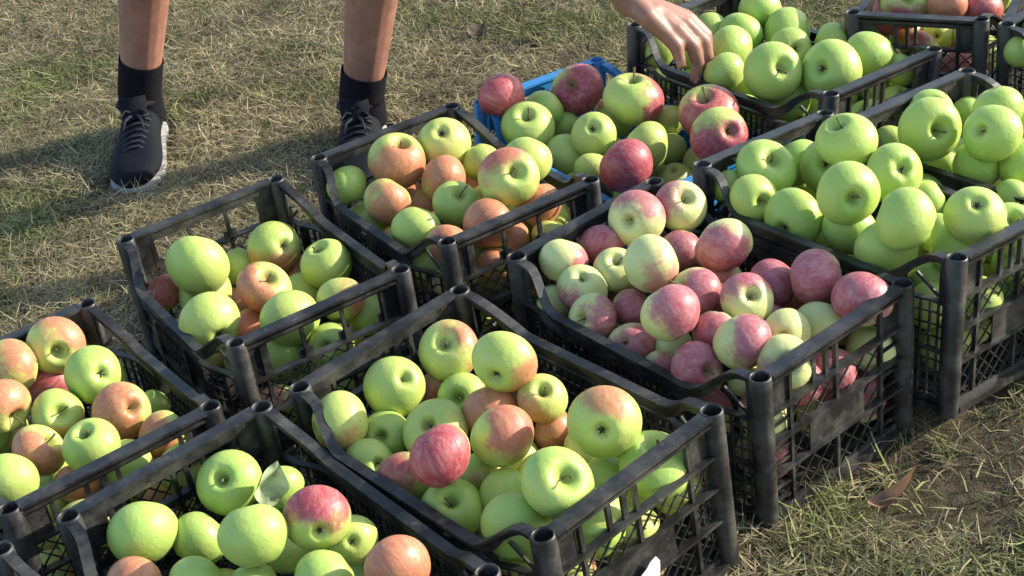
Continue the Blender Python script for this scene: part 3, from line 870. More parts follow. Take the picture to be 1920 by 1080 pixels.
    (7, -0.1134, 1.5102, 0.1707, 0.0403, 0.937, 0.275, -0.069, -0.206, 0.15, 0.00, 0.40, 's', 'C5', 'yellow-green apple with stem end showing, third from left in second row of front middle crate'),
    (9, -0.1756, 1.5426, 0.1545, 0.0305, 0.888, 0.441, -0.062, -0.110, 0.00, 0.00, 0.20, 's', 'C5', 'small yellow-green apple, second from left in second row of front middle crate'),
    (14, -0.0348, 1.4276, 0.2106, 0.0383, 0.785, -0.317, -0.341, -0.408, 0.40, 0.30, 0.65, 'n', 'C5', 'orange-cheeked apple, fourth from left in third row of front middle crate'),
    (14, -0.1052, 1.3876, 0.2257, 0.0368, 0.593, 0.003, -0.321, -0.738, 0.85, 0.75, 0.50, 'n', 'C5', 'crimson apple, second from left in third row of front middle crate'),
    (5, -0.1958, 1.4911, 0.1532, 0.0311, 0.373, -0.880, 0.020, 0.295, 0.10, 0.20, 0.30, 'c', 'C5', 'yellow-green apple with flower end showing, leftmost in third row of front middle crate'),
    (5, 0.1260, 1.3724, 0.1795, 0.0412, 0.616, -0.009, 0.102, -0.781, 0.00, 0.00, 0.10, 's', 'C5', 'big green apple with stem end showing, rightmost in third row of front middle crate'),
    (10, -0.0683, 1.4321, 0.1550, 0.0289, 0.556, -0.507, -0.016, -0.659, 0.20, 0.10, 0.50, 'n', 'C5', 'small orange-cheeked apple, third from left in third row of front middle crate'),
    (11, -0.1551, 1.4413, 0.1605, 0.0334, 0.488, -0.383, -0.302, -0.724, 0.30, 0.50, 0.40, 'n', 'C5', 'pink-cheeked apple, leftmost in fourth row of front middle crate'),
    (12, 0.0740, 1.3923, 0.1552, 0.0296, 0.570, 0.358, -0.694, -0.254, 0.00, 0.00, 0.20, 'n', 'C5', 'yellow-green apple, fourth from left in fourth row of front middle crate'),
    (0, 0.0158, 1.3063, 0.2286, 0.0405, 0.353, -0.084, 0.341, -0.867, 0.00, 0.00, 0.15, 's', 'C5', 'big green apple, third from left in fourth row of front middle crate'),
    (13, 0.1489, 1.3831, 0.1291, 0.0297, 0.641, -0.170, -0.391, -0.638, 0.00, 0.00, 0.70, 'n', 'C5', 'pale yellow apple, rightmost in fourth row of front middle crate'),
    (11, -0.0434, 1.3871, 0.1589, 0.0307, 0.658, -0.124, -0.481, -0.566, 0.00, 0.00, 0.20, 'n', 'C5', 'yellow-green apple, second from left in fourth row of front middle crate'),
    (6, -0.1025, 1.3781, 0.1562, 0.0367, 0.693, 0.170, 0.204, -0.670, 0.00, 0.00, 0.10, 's', 'C5', 'green apple with stem end showing, leftmost in front row of front middle crate'),
    (14, 0.0510, 1.3127, 0.1621, 0.0396, 0.654, -0.091, -0.489, -0.570, 0.00, 0.00, 0.10, 'n', 'C5', 'big green apple, fourth from left in front row of front middle crate'),
    (10, 0.0938, 1.3340, 0.1339, 0.0290, 0.236, 0.645, -0.670, 0.281, 0.00, 0.00, 0.70, 'n', 'C5', 'pale yellow apple, rightmost in front row of front middle crate'),
    (10, -0.0324, 1.2996, 0.1832, 0.0409, 0.617, -0.393, -0.234, -0.640, 0.00, 0.00, 0.05, 'n', 'C5', 'big green apple, second from left in front row of front middle crate'),
    (15, -0.0297, 1.3109, 0.1283, 0.0287, 0.676, -0.211, -0.332, -0.623, 0.00, 0.00, 0.50, 'n', 'C5', 'pale yellow apple, third from left in front row of front middle crate'),
    (1, 0.2433, 1.8770, 0.2184, 0.0376, 0.286, 0.226, -0.246, 0.898, 0.50, 0.55, 0.70, 's', 'C4', 'mostly pink apple with stem end showing, fourth from left in back row of pink-apple crate'),
    (8, 0.1795, 1.8547, 0.2222, 0.0409, 0.257, -0.743, -0.437, -0.437, 0.50, 0.50, 0.75, 'c', 'C4', 'mostly pink apple with flower end showing, third from left in back row of pink-apple crate'),
    (11, 0.1275, 1.8433, 0.1960, 0.0305, 0.586, -0.386, -0.007, -0.712, 1.00, 0.85, 0.40, 'n', 'C4', 'crimson apple, second from left in back row of pink-apple crate'),
    (10, 0.2798, 1.7551, 0.2193, 0.0386, 0.354, 0.314, -0.362, -0.803, 0.60, 0.60, 0.70, 'n', 'C4', 'mostly pink apple, rightmost in back row of pink-apple crate'),
    (13, 0.2323, 1.8181, 0.1854, 0.0303, 0.257, 0.588, -0.766, -0.016, 0.90, 0.70, 0.40, 'n', 'C4', 'dull red apple, fifth from left in back row of pink-apple crate'),
    (13, 0.0723, 1.8003, 0.2052, 0.0336, 0.931, -0.249, 0.168, -0.209, 0.35, 0.80, 0.65, 'n', 'C4', 'pink-cheeked apple, leftmost in back row of pink-apple crate'),
    (12, 0.1789, 1.7202, 0.2281, 0.0393, 0.670, -0.410, 0.474, -0.399, 0.25, 0.40, 0.45, 'n', 'C4', 'big pink-cheeked apple, third from left in second row of pink-apple crate'),
    (4, 0.1387, 1.7779, 0.1926, 0.0312, 0.638, 0.127, 0.234, -0.723, 0.10, 0.40, 0.50, 's', 'C4', 'pale yellow apple with stem end showing, second from left in second row of pink-apple crate'),
    (10, 0.3763, 1.6600, 0.2099, 0.0371, 0.563, 0.257, -0.715, -0.325, 0.70, 0.65, 0.60, 'n', 'C4', 'mostly pink apple, rightmost in second row of pink-apple crate'),
    (15, 0.3276, 1.6927, 0.1896, 0.0322, 0.610, 0.089, -0.693, -0.373, 0.90, 0.75, 0.40, 'n', 'C4', 'crimson apple, fifth from left in second row of pink-apple crate'),
    (5, 0.0905, 1.7492, 0.1911, 0.0344, 0.037, -0.444, 0.864, 0.235, 0.30, 0.70, 0.30, 'c', 'C4', 'pink-cheeked apple with flower end showing, leftmost in second row of pink-apple crate'),
    (5, 0.2263, 1.6774, 0.2007, 0.0361, 0.779, 0.279, -0.269, -0.493, 0.65, 0.60, 0.60, 's', 'C4', 'mostly pink apple with stem end showing, fourth from left in second row of pink-apple crate'),
    (3, 0.2833, 1.6322, 0.2104, 0.0346, 0.580, 0.324, -0.227, 0.712, 0.45, 0.75, 0.45, 's', 'C4', 'pink-cheeked apple with stem end showing, fifth from left in third row of pink-apple crate'),
    (14, 0.4169, 1.5991, 0.2069, 0.0382, 0.304, -0.442, -0.121, -0.835, 0.75, 0.70, 0.50, 'n', 'C4', 'big mostly pink apple, rightmost in third row of pink-apple crate'),
    (13, 0.0542, 1.7710, 0.1611, 0.0270, 0.606, -0.400, -0.092, -0.682, 0.10, 0.50, 0.30, 'n', 'C4', 'small yellow-green apple, leftmost in third row of pink-apple crate'),
    (14, 0.1488, 1.7154, 0.1686, 0.0285, 0.436, -0.623, 0.209, -0.614, 0.60, 0.55, 0.60, 'n', 'C4', 'small mostly pink apple, third from left in third row of pink-apple crate'),
    (13, 0.1853, 1.6016, 0.2273, 0.0380, 0.901, -0.246, -0.281, -0.221, 0.60, 0.75, 0.55, 'n', 'C4', 'big mostly pink apple, fourth from left in third row of pink-apple crate'),
    (7, 0.0964, 1.6966, 0.1750, 0.0338, 0.825, 0.424, -0.288, -0.239, 0.40, 0.60, 0.65, 's', 'C4', 'pink-cheeked apple with stem end showing, second from left in third row of pink-apple crate'),
    (12, 0.3657, 1.6045, 0.1755, 0.0325, 0.558, -0.366, -0.182, -0.722, 0.00, 0.00, 0.35, 'n', 'C4', 'yellow-green apple, fifth from left in fourth row of pink-apple crate'),
    (12, 0.2382, 1.6001, 0.1917, 0.0296, 0.253, 0.448, -0.839, 0.177, 0.50, 0.60, 0.60, 'n', 'C4', 'mostly pink apple, second from left in fourth row of pink-apple crate'),
    (0, 0.3197, 1.5769, 0.1919, 0.0286, 0.426, -0.795, -0.280, -0.328, 0.00, 0.00, 0.50, 'c', 'C4', 'pale yellow apple with flower end showing, fourth from left in fourth row of pink-apple crate'),
    (14, 0.2619, 1.5488, 0.2051, 0.0373, 0.858, -0.294, -0.262, -0.331, 0.55, 0.75, 0.50, 'n', 'C4', 'big mostly pink apple, third from left in fourth row of pink-apple crate'),
    (4, 0.1361, 1.6403, 0.1619, 0.0331, 0.338, -0.801, 0.495, -0.017, 0.90, 0.80, 0.45, 'c', 'C4', 'crimson apple with flower end showing, leftmost in fourth row of pink-apple crate'),
    (14, 0.4279, 1.6018, 0.1304, 0.0328, 0.496, -0.467, -0.017, -0.732, 0.00, 0.00, 0.70, 'n', 'C4', 'pale yellow apple, rightmost in fourth row of pink-apple crate'),
    (1, 0.3032, 1.5135, 0.1920, 0.0343, 0.243, 0.175, 0.458, -0.837, 0.25, 0.50, 0.45, 's', 'C4', 'pink-cheeked apple with stem end showing, fourth from left in front row of pink-apple crate'),
    (2, 0.2030, 1.5487, 0.1774, 0.0343, 0.161, 0.392, -0.426, 0.799, 0.90, 0.80, 0.45, 's', 'C4', 'crimson apple with stem end showing, second from left in front row of pink-apple crate'),
    (12, 0.3686, 1.5569, 0.1393, 0.0308, 0.625, -0.138, -0.230, -0.733, 0.90, 0.75, 0.45, 'n', 'C4', 'crimson apple, rightmost in front row of pink-apple crate'),
    (13, 0.1657, 1.5898, 0.1524, 0.0271, 0.455, -0.577, 0.145, -0.663, 0.35, 0.60, 0.50, 'n', 'C4', 'small pink-cheeked apple, leftmost in front row of pink-apple crate'),
    (14, 0.2635, 1.5448, 0.1534, 0.0265, 0.540, -0.356, 0.001, -0.762, 0.00, 0.00, 0.25, 'n', 'C4', 'small yellow-green apple, third from left in front row of pink-apple crate'),
    (12, 0.3233, 1.5301, 0.1462, 0.0297, 0.636, -0.113, -0.324, -0.691, 0.90, 0.80, 0.45, 'n', 'C4', 'crimson apple, fifth from left in front row of pink-apple crate'),
    (10, 0.2759, 1.7632, 0.1624, 0.0305, 0.435, -0.352, -0.005, -0.829, 0.35, 0.40, 0.65, 'n', 'C4', 'apple mostly hidden beneath others in pink-apple crate'),
    (11, 0.1890, 1.6286, 0.1560, 0.0275, 0.596, -0.012, -0.563, -0.572, 0.10, 0.50, 0.25, 'n', 'C4', 'apple mostly hidden beneath others in pink-apple crate'),
    (12, 0.2551, 1.7093, 0.1633, 0.0320, 0.610, -0.267, -0.162, -0.728, 0.90, 0.80, 0.40, 'n', 'C4', 'apple mostly hidden beneath others in pink-apple crate'),
    (12, 0.1375, 1.8010, 0.1474, 0.0296, 0.387, -0.602, 0.294, -0.633, 0.90, 0.80, 0.40, 'n', 'C4', 'apple mostly hidden beneath others in pink-apple crate'),
    (14, 0.3454, 1.7123, 0.1463, 0.0307, 0.101, 0.637, -0.696, 0.316, 0.40, 0.50, 0.60, 'n', 'C4', 'apple mostly hidden beneath others in pink-apple crate'),
    (13, 0.2508, 1.8459, 0.1520, 0.0271, 0.583, -0.363, -0.081, -0.722, 0.70, 0.60, 0.50, 'n', 'C4', 'apple mostly hidden beneath others in pink-apple crate'),
    (15, 0.1968, 1.8965, 0.1625, 0.0276, 0.379, 0.508, -0.756, -0.162, 0.80, 0.70, 0.50, 'n', 'C4', 'apple mostly hidden beneath others in pink-apple crate'),
    (15, 0.3092, 1.6392, 0.1636, 0.0276, 0.625, -0.149, -0.329, -0.692, 0.60, 0.70, 0.50, 'n', 'C4', 'apple mostly hidden beneath others in pink-apple crate'),
    (12, 0.4045, 1.6442, 0.1434, 0.0292, 0.585, -0.217, -0.108, -0.774, 0.30, 0.70, 0.40, 'n', 'C4', 'apple mostly hidden beneath others in pink-apple crate'),
    (5, 0.4842, 1.9194, 0.2567, 0.0424, 0.676, 0.157, -0.072, -0.716, 0.00, 0.00, 0.15, 's', 'C6', 'green apple, fourth from left in back row of crate right of the pink apples'),
    (14, 0.4336, 2.0004, 0.1921, 0.0357, 0.620, -0.099, -0.319, -0.710, 0.00, 0.00, 0.05, 'n', 'C6', 'green apple, second from left in back row of crate right of the pink apples'),
    (1, 0.4644, 1.9518, 0.2051, 0.0403, 0.465, -0.870, 0.137, -0.091, 0.00, 0.00, 0.15, 'c', 'C6', 'green apple, third from left in back row of crate right of the pink apples'),
    (0, 0.3727, 1.9340, 0.2253, 0.0437, 0.412, -0.035, 0.329, -0.849, 0.00, 0.00, 0.10, 's', 'C6', 'green apple, leftmost in back row of crate right of the pink apples'),
    (4, 0.5341, 1.8647, 0.2263, 0.0418, 0.031, 0.139, -0.871, -0.470, 0.00, 0.00, 0.10, 'c', 'C6', 'green apple, rightmost in back row of crate right of the pink apples'),
    (12, 0.3195, 1.9318, 0.2060, 0.0262, 0.255, -0.565, 0.462, -0.635, 0.00, 0.00, 0.30, 'n', 'C6', 'small yellow-green apple, leftmost in second row of crate right of the pink apples'),
    (2, 0.4469, 1.7719, 0.2591, 0.0427, 0.337, 0.272, -0.560, 0.706, 0.00, 0.00, 0.10, 's', 'C6', 'green apple, third from left in second row of crate right of the pink apples'),
    (2, 0.3426, 1.8755, 0.2130, 0.0361, 0.044, 0.240, -0.540, 0.806, 0.00, 0.00, 0.25, 's', 'C6', 'yellow-green apple, second from left in second row of crate right of the pink apples'),
    (10, 0.5736, 1.8592, 0.1789, 0.0324, 0.406, -0.439, 0.245, -0.763, 0.00, 0.00, 0.10, 'n', 'C6', 'small green apple, fourth from left in second row of crate right of the pink apples'),
    (7, 0.5833, 1.6834, 0.2510, 0.0385, 0.192, -0.497, 0.818, 0.219, 0.00, 0.00, 0.30, 'c', 'C6', 'yellow-green apple, rightmost in second row of crate right of the pink apples'),
    (9, 0.3845, 1.8238, 0.2021, 0.0428, 0.494, -0.724, -0.015, -0.481, 0.00, 0.00, 0.12, 'c', 'C6', 'green apple, leftmost in third row of crate right of the pink apples'),
    (12, 0.4930, 1.6732, 0.2652, 0.0409, 0.597, 0.175, -0.567, -0.540, 0.00, 0.00, 0.10, 'n', 'C6', 'green apple, fourth from left in third row of crate right of the pink apples'),
    (10, 0.4510, 1.7865, 0.1947, 0.0379, 0.589, -0.210, -0.124, -0.770, 0.00, 0.00, 0.10, 'n', 'C6', 'green apple, second from left in third row of crate right of the pink apples'),
    (5, 0.6336, 1.6948, 0.2138, 0.0349, 0.407, 0.149, 0.279, -0.857, 0.00, 0.00, 0.10, 's', 'C6', 'green apple, rightmost in third row of crate right of the pink apples'),
    (10, 0.4771, 1.7026, 0.2084, 0.0413, 0.554, -0.058, -0.523, -0.646, 0.00, 0.00, 0.12, 'n', 'C6', 'green apple, third from left in third row of crate right of the pink apples'),
    (12, 0.5637, 1.6926, 0.1975, 0.0371, 0.449, -0.438, 0.130, -0.768, 0.00, 0.00, 0.08, 'n', 'C6', 'green apple, second from left in front row of crate right of the pink apples'),
    (12, 0.6432, 1.6974, 0.1635, 0.0318, 0.544, -0.036, -0.519, -0.659, 0.00, 0.00, 0.20, 'n', 'C6', 'yellow-green apple, fourth from left in front row of crate right of the pink apples'),
    (15, 0.5370, 1.6999, 0.1517, 0.0327, 0.387, 0.444, -0.795, -0.147, 0.00, 0.00, 0.20, 'n', 'C6', 'yellow-green apple, leftmost in front row of crate right of the pink apples'),
    (13, 0.5805, 1.6533, 0.1480, 0.0320, 0.458, -0.397, 0.086, -0.791, 0.00, 0.00, 0.30, 'n', 'C6', 'yellow-green apple, third from left in front row of crate right of the pink apples'),
    (10, 0.6449, 1.6965, 0.1087, 0.0315, 0.561, -0.181, -0.182, -0.787, 0.00, 0.00, 0.30, 'n', 'C6', 'yellow-green apple, rightmost in front row of crate right of the pink apples'),
    (10, 0.4415, 1.9883, 0.1420, 0.0303, 0.495, 0.259, -0.702, -0.441, 0.00, 0.00, 0.40, 'n', 'C6', 'apple mostly hidden beneath others in crate right of the pink apples'),
    (12, 0.5695, 1.7823, 0.1701, 0.0293, 0.418, -0.551, 0.204, -0.693, 0.00, 0.00, 0.20, 'n', 'C6', 'apple mostly hidden beneath others in crate right of the pink apples'),
    (10, 0.6998, 1.7506, 0.1893, 0.0359, 0.563, -0.110, -0.349, -0.742, 0.00, 0.00, 0.20, 'n', 'C6', 'apple mostly hidden beneath others in crate right of the pink apples'),
    (13, 0.7347, 2.0327, 0.2123, 0.0375, 0.602, -0.022, -0.237, -0.762, 0.00, 0.00, 0.15, 'n', 'C7', 'green apple, rightmost in back row of crate cut by right edge'),
    (3, 0.6481, 2.0733, 0.2055, 0.0341, 0.461, 0.134, 0.269, -0.835, 0.00, 0.00, 0.10, 's', 'C7', 'green apple, second from left in back row of crate cut by right edge'),
    (13, 0.7184, 2.1230, 0.1677, 0.0259, 0.523, -0.060, -0.507, -0.682, 0.00, 0.00, 0.10, 'n', 'C7', 'small green apple, third from left in back row of crate cut by right edge'),
    (9, 0.6129, 1.9671, 0.2316, 0.0458, 0.116, 0.174, -0.567, 0.797, 0.00, 0.00, 0.10, 's', 'C7', 'big green apple, leftmost in back row of crate cut by right edge'),
    (8, 0.6823, 1.9091, 0.2408, 0.0409, 0.437, -0.772, 0.434, -0.158, 0.00, 0.00, 0.12, 'c', 'C7', 'big green apple, fourth from left in back row of crate cut by right edge'),
    (15, 0.5753, 2.0325, 0.1847, 0.0265, 0.535, -0.404, -0.053, -0.740, 0.00, 0.00, 0.30, 'n', 'C7', 'small yellow-green apple, leftmost in front row of crate cut by right edge'),
    (10, 0.7274, 1.9094, 0.1853, 0.0368, 0.504, 0.206, -0.671, -0.503, 0.00, 0.00, 0.08, 'n', 'C7', 'green apple, rightmost in front row of crate cut by right edge'),
    (12, 0.6390, 1.9919, 0.1591, 0.0287, 0.039, 0.614, -0.770, 0.171, 0.00, 0.00, 0.10, 'n', 'C7', 'small green apple, second from left in front row of crate cut by right edge'),
    (14, 0.6689, 1.9314, 0.1826, 0.0371, 0.204, -0.624, 0.562, -0.504, 0.00, 0.00, 0.10, 'n', 'C7', 'green apple, third from left in front row of crate cut by right edge'),
    (13, 0.6918, 1.8451, 0.1686, 0.0300, 0.439, -0.476, 0.149, -0.747, 0.00, 0.00, 0.10, 'n', 'C7', 'green apple, fourth from left in front row of crate cut by right edge'),
    (10, 0.7815, 2.0435, 0.1738, 0.0364, 0.038, 0.591, -0.789, 0.165, 0.00, 0.00, 0.10, 'n', 'C7', 'apple mostly hidden beneath others in crate cut by right edge'),
    (10, 0.5040, 2.5900, 0.1883, 0.0388, 0.601, -0.151, -0.321, -0.716, 0.00, 0.00, 0.10, 'n', 'C8', 'green apple, fourth from left in back row of crate under the hand'),
    (10, 0.5382, 2.5318, 0.1657, 0.0440, 0.420, 0.319, -0.727, -0.439, 0.00, 0.00, 0.02, 'n', 'C8', 'green apple, fifth from left in back row of crate under the hand'),
    (15, 0.4097, 2.5739, 0.1696, 0.0349, 0.263, -0.641, 0.533, -0.486, 0.00, 0.00, 0.20, 'n', 'C8', 'yellow-green apple, leftmost in back row of crate under the hand'),
    (13, 0.4569, 2.5349, 0.1735, 0.0402, 0.576, -0.392, -0.012, -0.717, 0.00, 0.00, 0.00, 'n', 'C8', 'green apple, third from left in back row of crate under the hand'),
    (14, 0.5992, 2.4629, 0.1639, 0.0337, 0.592, 0.185, -0.522, -0.585, 0.00, 0.00, 0.20, 'n', 'C8', 'yellow-green apple, rightmost in back row of crate under the hand'),
    (10, 0.4238, 2.4492, 0.1860, 0.0409, 0.529, 0.270, -0.636, -0.493, 0.00, 0.00, 0.10, 'n', 'C8', 'green apple, second from left in back row of crate under the hand'),
    (1, 0.5279, 2.4635, 0.1634, 0.0375, 0.080, -0.021, -0.827, -0.556, 0.00, 0.00, 0.15, 'c', 'C8', 'green apple, third from left in second row of crate under the hand'),
    (11, 0.3116, 2.5070, 0.1775, 0.0313, 0.676, -0.002, -0.226, -0.701, 0.00, 0.00, 0.20, 'n', 'C8', 'small yellow-green apple, leftmost in second row of crate under the hand'),
    (13, 0.3734, 2.5346, 0.1562, 0.0346, 0.516, 0.266, -0.649, -0.492, 0.00, 0.00, 0.20, 'n', 'C8', 'yellow-green apple, second from left in second row of crate under the hand'),
    (11, 0.6371, 2.3638, 0.1772, 0.0407, 0.411, 0.364, -0.748, -0.374, 0.00, 0.00, 0.10, 'n', 'C8', 'green apple, fifth from left in second row of crate under the hand'),
    (13, 0.6837, 2.3509, 0.1465, 0.0290, 0.488, -0.495, 0.144, -0.705, 0.00, 0.00, 0.30, 'n', 'C8', 'small yellow-green apple, rightmost in second row of crate under the hand'),
    (1, 0.5530, 2.2846, 0.1951, 0.0509, 0.478, -0.793, 0.340, -0.164, 0.00, 0.00, 0.15, 'c', 'C8', 'big green apple, fourth from left in second row of crate under the hand'),
    (4, 0.4607, 2.2923, 0.2050, 0.0483, 0.112, -0.073, 0.520, -0.843, 0.00, 0.00, 0.08, 's', 'C8', 'big green apple, second from left in front row of crate under the hand'),
    (12, 0.3955, 2.3594, 0.1860, 0.0352, 0.659, 0.040, -0.324, -0.678, 0.00, 0.00, 0.12, 'n', 'C8', 'green apple, leftmost in front row of crate under the hand'),
    (12, 0.6501, 2.3846, 0.1007, 0.0333, 0.471, -0.551, 0.188, -0.663, 0.00, 0.00, 0.20, 'n', 'C8', 'yellow-green apple, rightmost in front row of crate under the hand'),
    (15, 0.4862, 2.3129, 0.1430, 0.0412, 0.585, -0.121, -0.404, -0.693, 0.00, 0.00, 0.12, 'n', 'C8', 'green apple, third from left in front row of crate under the hand'),
    (15, 0.5283, 2.3461, 0.1135, 0.0328, 0.564, -0.387, -0.100, -0.723, 0.00, 0.00, 0.20, 'n', 'C8', 'yellow-green apple, fourth from left in front row of crate under the hand'),
    (15, 0.4451, 2.4119, 0.1321, 0.0334, 0.598, 0.008, -0.463, -0.654, 0.00, 0.00, 0.10, 'n', 'C8', 'apple mostly hidden beneath others in crate under the hand'),
    (2, 0.7391, 2.4966, 0.2011, 0.0470, 0.542, 0.342, 0.255, -0.725, 0.40, 0.70, 0.30, 's', 'C9', 'big pink-cheeked apple, second from left in back row of far crate at upper right'),
    (10, 0.7922, 2.4528, 0.2063, 0.0370, 0.606, -0.355, 0.090, -0.706, 0.70, 0.20, 0.60, 'n', 'C9', 'mostly orange apple, fourth from left in back row of far crate at upper right'),
    (14, 0.8520, 2.4594, 0.1847, 0.0373, 0.532, -0.268, 0.026, -0.803, 0.80, 0.50, 0.50, 'n', 'C9', 'dull red apple, rightmost in back row of far crate at upper right'),
    (15, 0.7219, 2.5465, 0.1604, 0.0347, 0.645, 0.162, -0.638, -0.389, 0.60, 0.50, 0.50, 'n', 'C9', 'mostly pink apple, leftmost in back row of far crate at upper right'),
    (14, 0.8589, 2.5389, 0.1054, 0.0272, 0.555, -0.251, -0.120, -0.784, 0.10, 0.30, 0.50, 'n', 'C9', 'small pale yellow apple, fifth from left in back row of far crate at upper right'),
    (7, 0.8086, 2.5541, 0.1054, 0.0292, 0.543, -0.826, 0.123, -0.087, 0.00, 0.00, 0.50, 'c', 'C9', 'small pale yellow apple, third from left in back row of far crate at upper right'),
    (15, 0.7600, 2.5736, 0.1054, 0.0304, 0.570, -0.149, -0.327, -0.739, 0.30, 0.50, 0.40, 'n', 'C9', 'apple mostly hidden beneath others in far crate at upper right'),
    (15, 0.7189, 2.5609, 0.2243, 0.0401, 0.556, -0.261, 0.032, -0.788, 0.50, 0.40, 0.40, 'n', 'C9', 'apple mostly hidden beneath others in far crate at upper right'),
    (14, 0.8607, 2.2942, 0.1763, 0.0283, 0.555, 0.108, -0.513, -0.646, 0.00, 0.00, 0.15, 'n', 'C10', 'green apple, only one in back row of crate at top right corner'),
    (11, 0.9048, 2.3152, 0.1930, 0.0355, 0.507, -0.342, 0.028, -0.791, 0.00, 0.00, 0.15, 'n', 'C10', 'apple mostly hidden beneath others in crate at top right corner'),
    (8, 0.1573, 2.4079, 0.1731, 0.0459, 0.784, 0.404, 0.016, -0.471, 1.00, 0.90, 0.40, 's', 'B0', 'crimson apple with stem end showing, third from left in back row of blue crate'),
    (10, 0.0294, 2.3503, 0.2080, 0.0394, 0.652, 0.087, -0.468, -0.590, 0.95, 0.60, 0.40, 'n', 'B0', 'dull red apple, leftmost in back row of blue crate'),
    (4, 0.2387, 2.3135, 0.1825, 0.0515, 0.984, 0.007, 0.044, -0.175, 0.50, 0.60, 0.55, 's', 'B0', 'big mostly pink apple, fourth from left in back row of blue crate'),
    (14, 0.0958, 2.3647, 0.1667, 0.0336, 0.513, -0.504, 0.209, -0.663, 0.00, 0.00, 0.20, 'n', 'B0', 'small yellow-green apple, second from left in back row of blue crate'),
    (4, 0.3499, 2.2538, 0.1677, 0.0498, 0.794, 0.170, 0.031, -0.583, 0.80, 0.50, 0.60, 's', 'B0', 'big dull red apple with stem end showing, rightmost in back row of blue crate'),
    (15, 0.2948, 2.3389, 0.1243, 0.0281, 0.629, -0.236, -0.179, -0.719, 0.00, 0.00, 0.40, 'n', 'B0', 'small yellow-green apple, fourth from left in second row of blue crate'),
    (11, 0.1259, 2.3727, 0.1268, 0.0275, 0.606, -0.378, 0.004, -0.700, 0.00, 0.00, 0.30, 'n', 'B0', 'small yellow-green apple, second from left in second row of blue crate'),
    (4, 0.0640, 2.3052, 0.1658, 0.0445, 0.638, 0.157, 0.224, -0.720, 0.00, 0.00, 0.25, 's', 'B0', 'yellow-green apple with stem end showing, leftmost in second row of blue crate'),
    (3, 0.1637, 2.2480, 0.1648, 0.0375, 0.304, -0.676, 0.638, 0.206, 0.00, 0.00, 0.35, 'c', 'B0', 'yellow-green apple with flower end showing, third from left in second row of blue crate'),
    (3, 0.3498, 2.1635, 0.1712, 0.0465, 0.191, -0.614, 0.631, 0.433, 0.85, 0.60, 0.50, 'c', 'B0', 'big dull red apple with flower end showing, rightmost in second row of blue crate'),
    (11, 0.2438, 2.2133, 0.1465, 0.0389, 0.664, 0.032, -0.384, -0.641, 0.00, 0.00, 0.35, 'n', 'B0', 'yellow-green apple, rightmost in front row of blue crate'),
    (13, 0.1190, 2.2673, 0.1269, 0.0372, 0.465, 0.560, -0.680, -0.090, 0.00, 0.00, 0.45, 'n', 'B0', 'yellow-green apple, leftmost in front row of blue crate'),
    (13, 0.1980, 2.1131, 0.1694, 0.0440, 0.662, 0.061, -0.427, -0.613, 1.00, 0.85, 0.40, 'n', 'B0', 'big crimson apple, third from left in front row of blue crate'),
    (13, 0.1502, 2.1809, 0.1380, 0.0291, 0.631, -0.308, -0.144, -0.698, 0.00, 0.00, 0.60, 'n', 'B0', 'small pale yellow apple, second from left in front row of blue crate'),
    (11, 0.1887, 2.2669, 0.1154, 0.0301, 0.057, 0.684, -0.691, 0.227, 0.00, 0.00, 0.50, 'n', 'B0', 'apple mostly hidden beneath others in blue crate'),
    (11, 0.2072, 2.3679, 0.1224, 0.0311, 0.569, -0.417, 0.072, -0.705, 0.00, 0.00, 0.40, 'n', 'B0', 'apple mostly hidden beneath others in blue crate'),
    (4, -0.5361, 1.4895, 0.1244, 0.0377, -0.231, -0.241, -0.570, 0.751, 0.40, 0.10, 0.74, 'n', 'A', 'apple mostly hidden beneath others in leftmost crate'),
    (5, -0.4228, 1.5672, 0.1340, 0.0390, -0.976, 0.075, 0.205, -0.025, 0.34, 0.10, 0.55, 'n', 'A', 'apple mostly hidden beneath others in leftmost crate'),
    (1, -0.3350, 1.7616, 0.0627, 0.0369, 0.400, -0.256, -0.671, -0.569, 0.41, 0.20, 0.21, 'n', 'C2', 'apple mostly hidden beneath others in half-filled crate left of centre'),
    (1, 0.3618, 1.5726, 0.0658, 0.0379, -0.883, 0.167, 0.342, 0.274, 0.32, 0.65, 0.59, 'n', 'C4', 'apple mostly hidden beneath others in pink-apple crate'),
    (7, 0.2722, 1.4980, 0.1334, 0.0339, -0.622, 0.073, 0.736, -0.257, 0.46, 0.65, 0.51, 'n', 'C4', 'apple mostly hidden beneath others in pink-apple crate'),
    (0, -0.0176, 1.9645, 0.1126, 0.0344, -0.232, 0.402, -0.059, 0.884, 0.38, 0.10, 0.51, 'n', 'C1', 'apple mostly hidden beneath others in crate nearest the right shoe'),
    (8, 0.0934, 1.3526, 0.0735, 0.0367, 0.777, -0.357, 0.492, -0.163, 0.21, 0.20, 0.83, 'n', 'C5', 'apple mostly hidden beneath others in front middle crate'),
    (0, 0.4127, 1.6033, 0.0578, 0.0333, 0.347, -0.758, -0.158, -0.530, 0.76, 0.65, 0.42, 'n', 'C4', 'apple mostly hidden beneath others in pink-apple crate'),
    (8, -0.5933, 1.4851, 0.0575, 0.0395, -0.673, 0.255, -0.694, -0.023, 0.42, 0.10, 0.80, 'n', 'A', 'apple mostly hidden beneath others in leftmost crate'),
    (4, -0.0580, 1.9364, 0.0532, 0.0332, -0.458, 0.678, 0.567, -0.095, 0.34, 0.10, 0.36, 'n', 'C1', 'apple mostly hidden beneath others in crate nearest the right shoe'),
    (1, 0.7969, 2.4006, 0.1094, 0.0331, 0.493, -0.199, -0.710, -0.462, 0.70, 0.40, 0.61, 'n', 'C9', 'apple mostly hidden beneath others in far crate at upper right'),
    (8, 0.0167, 1.2802, 0.1236, 0.0312, -0.746, 0.651, 0.135, -0.032, 0.24, 0.20, 0.57, 'n', 'C5', 'apple mostly hidden beneath others in front middle crate'),
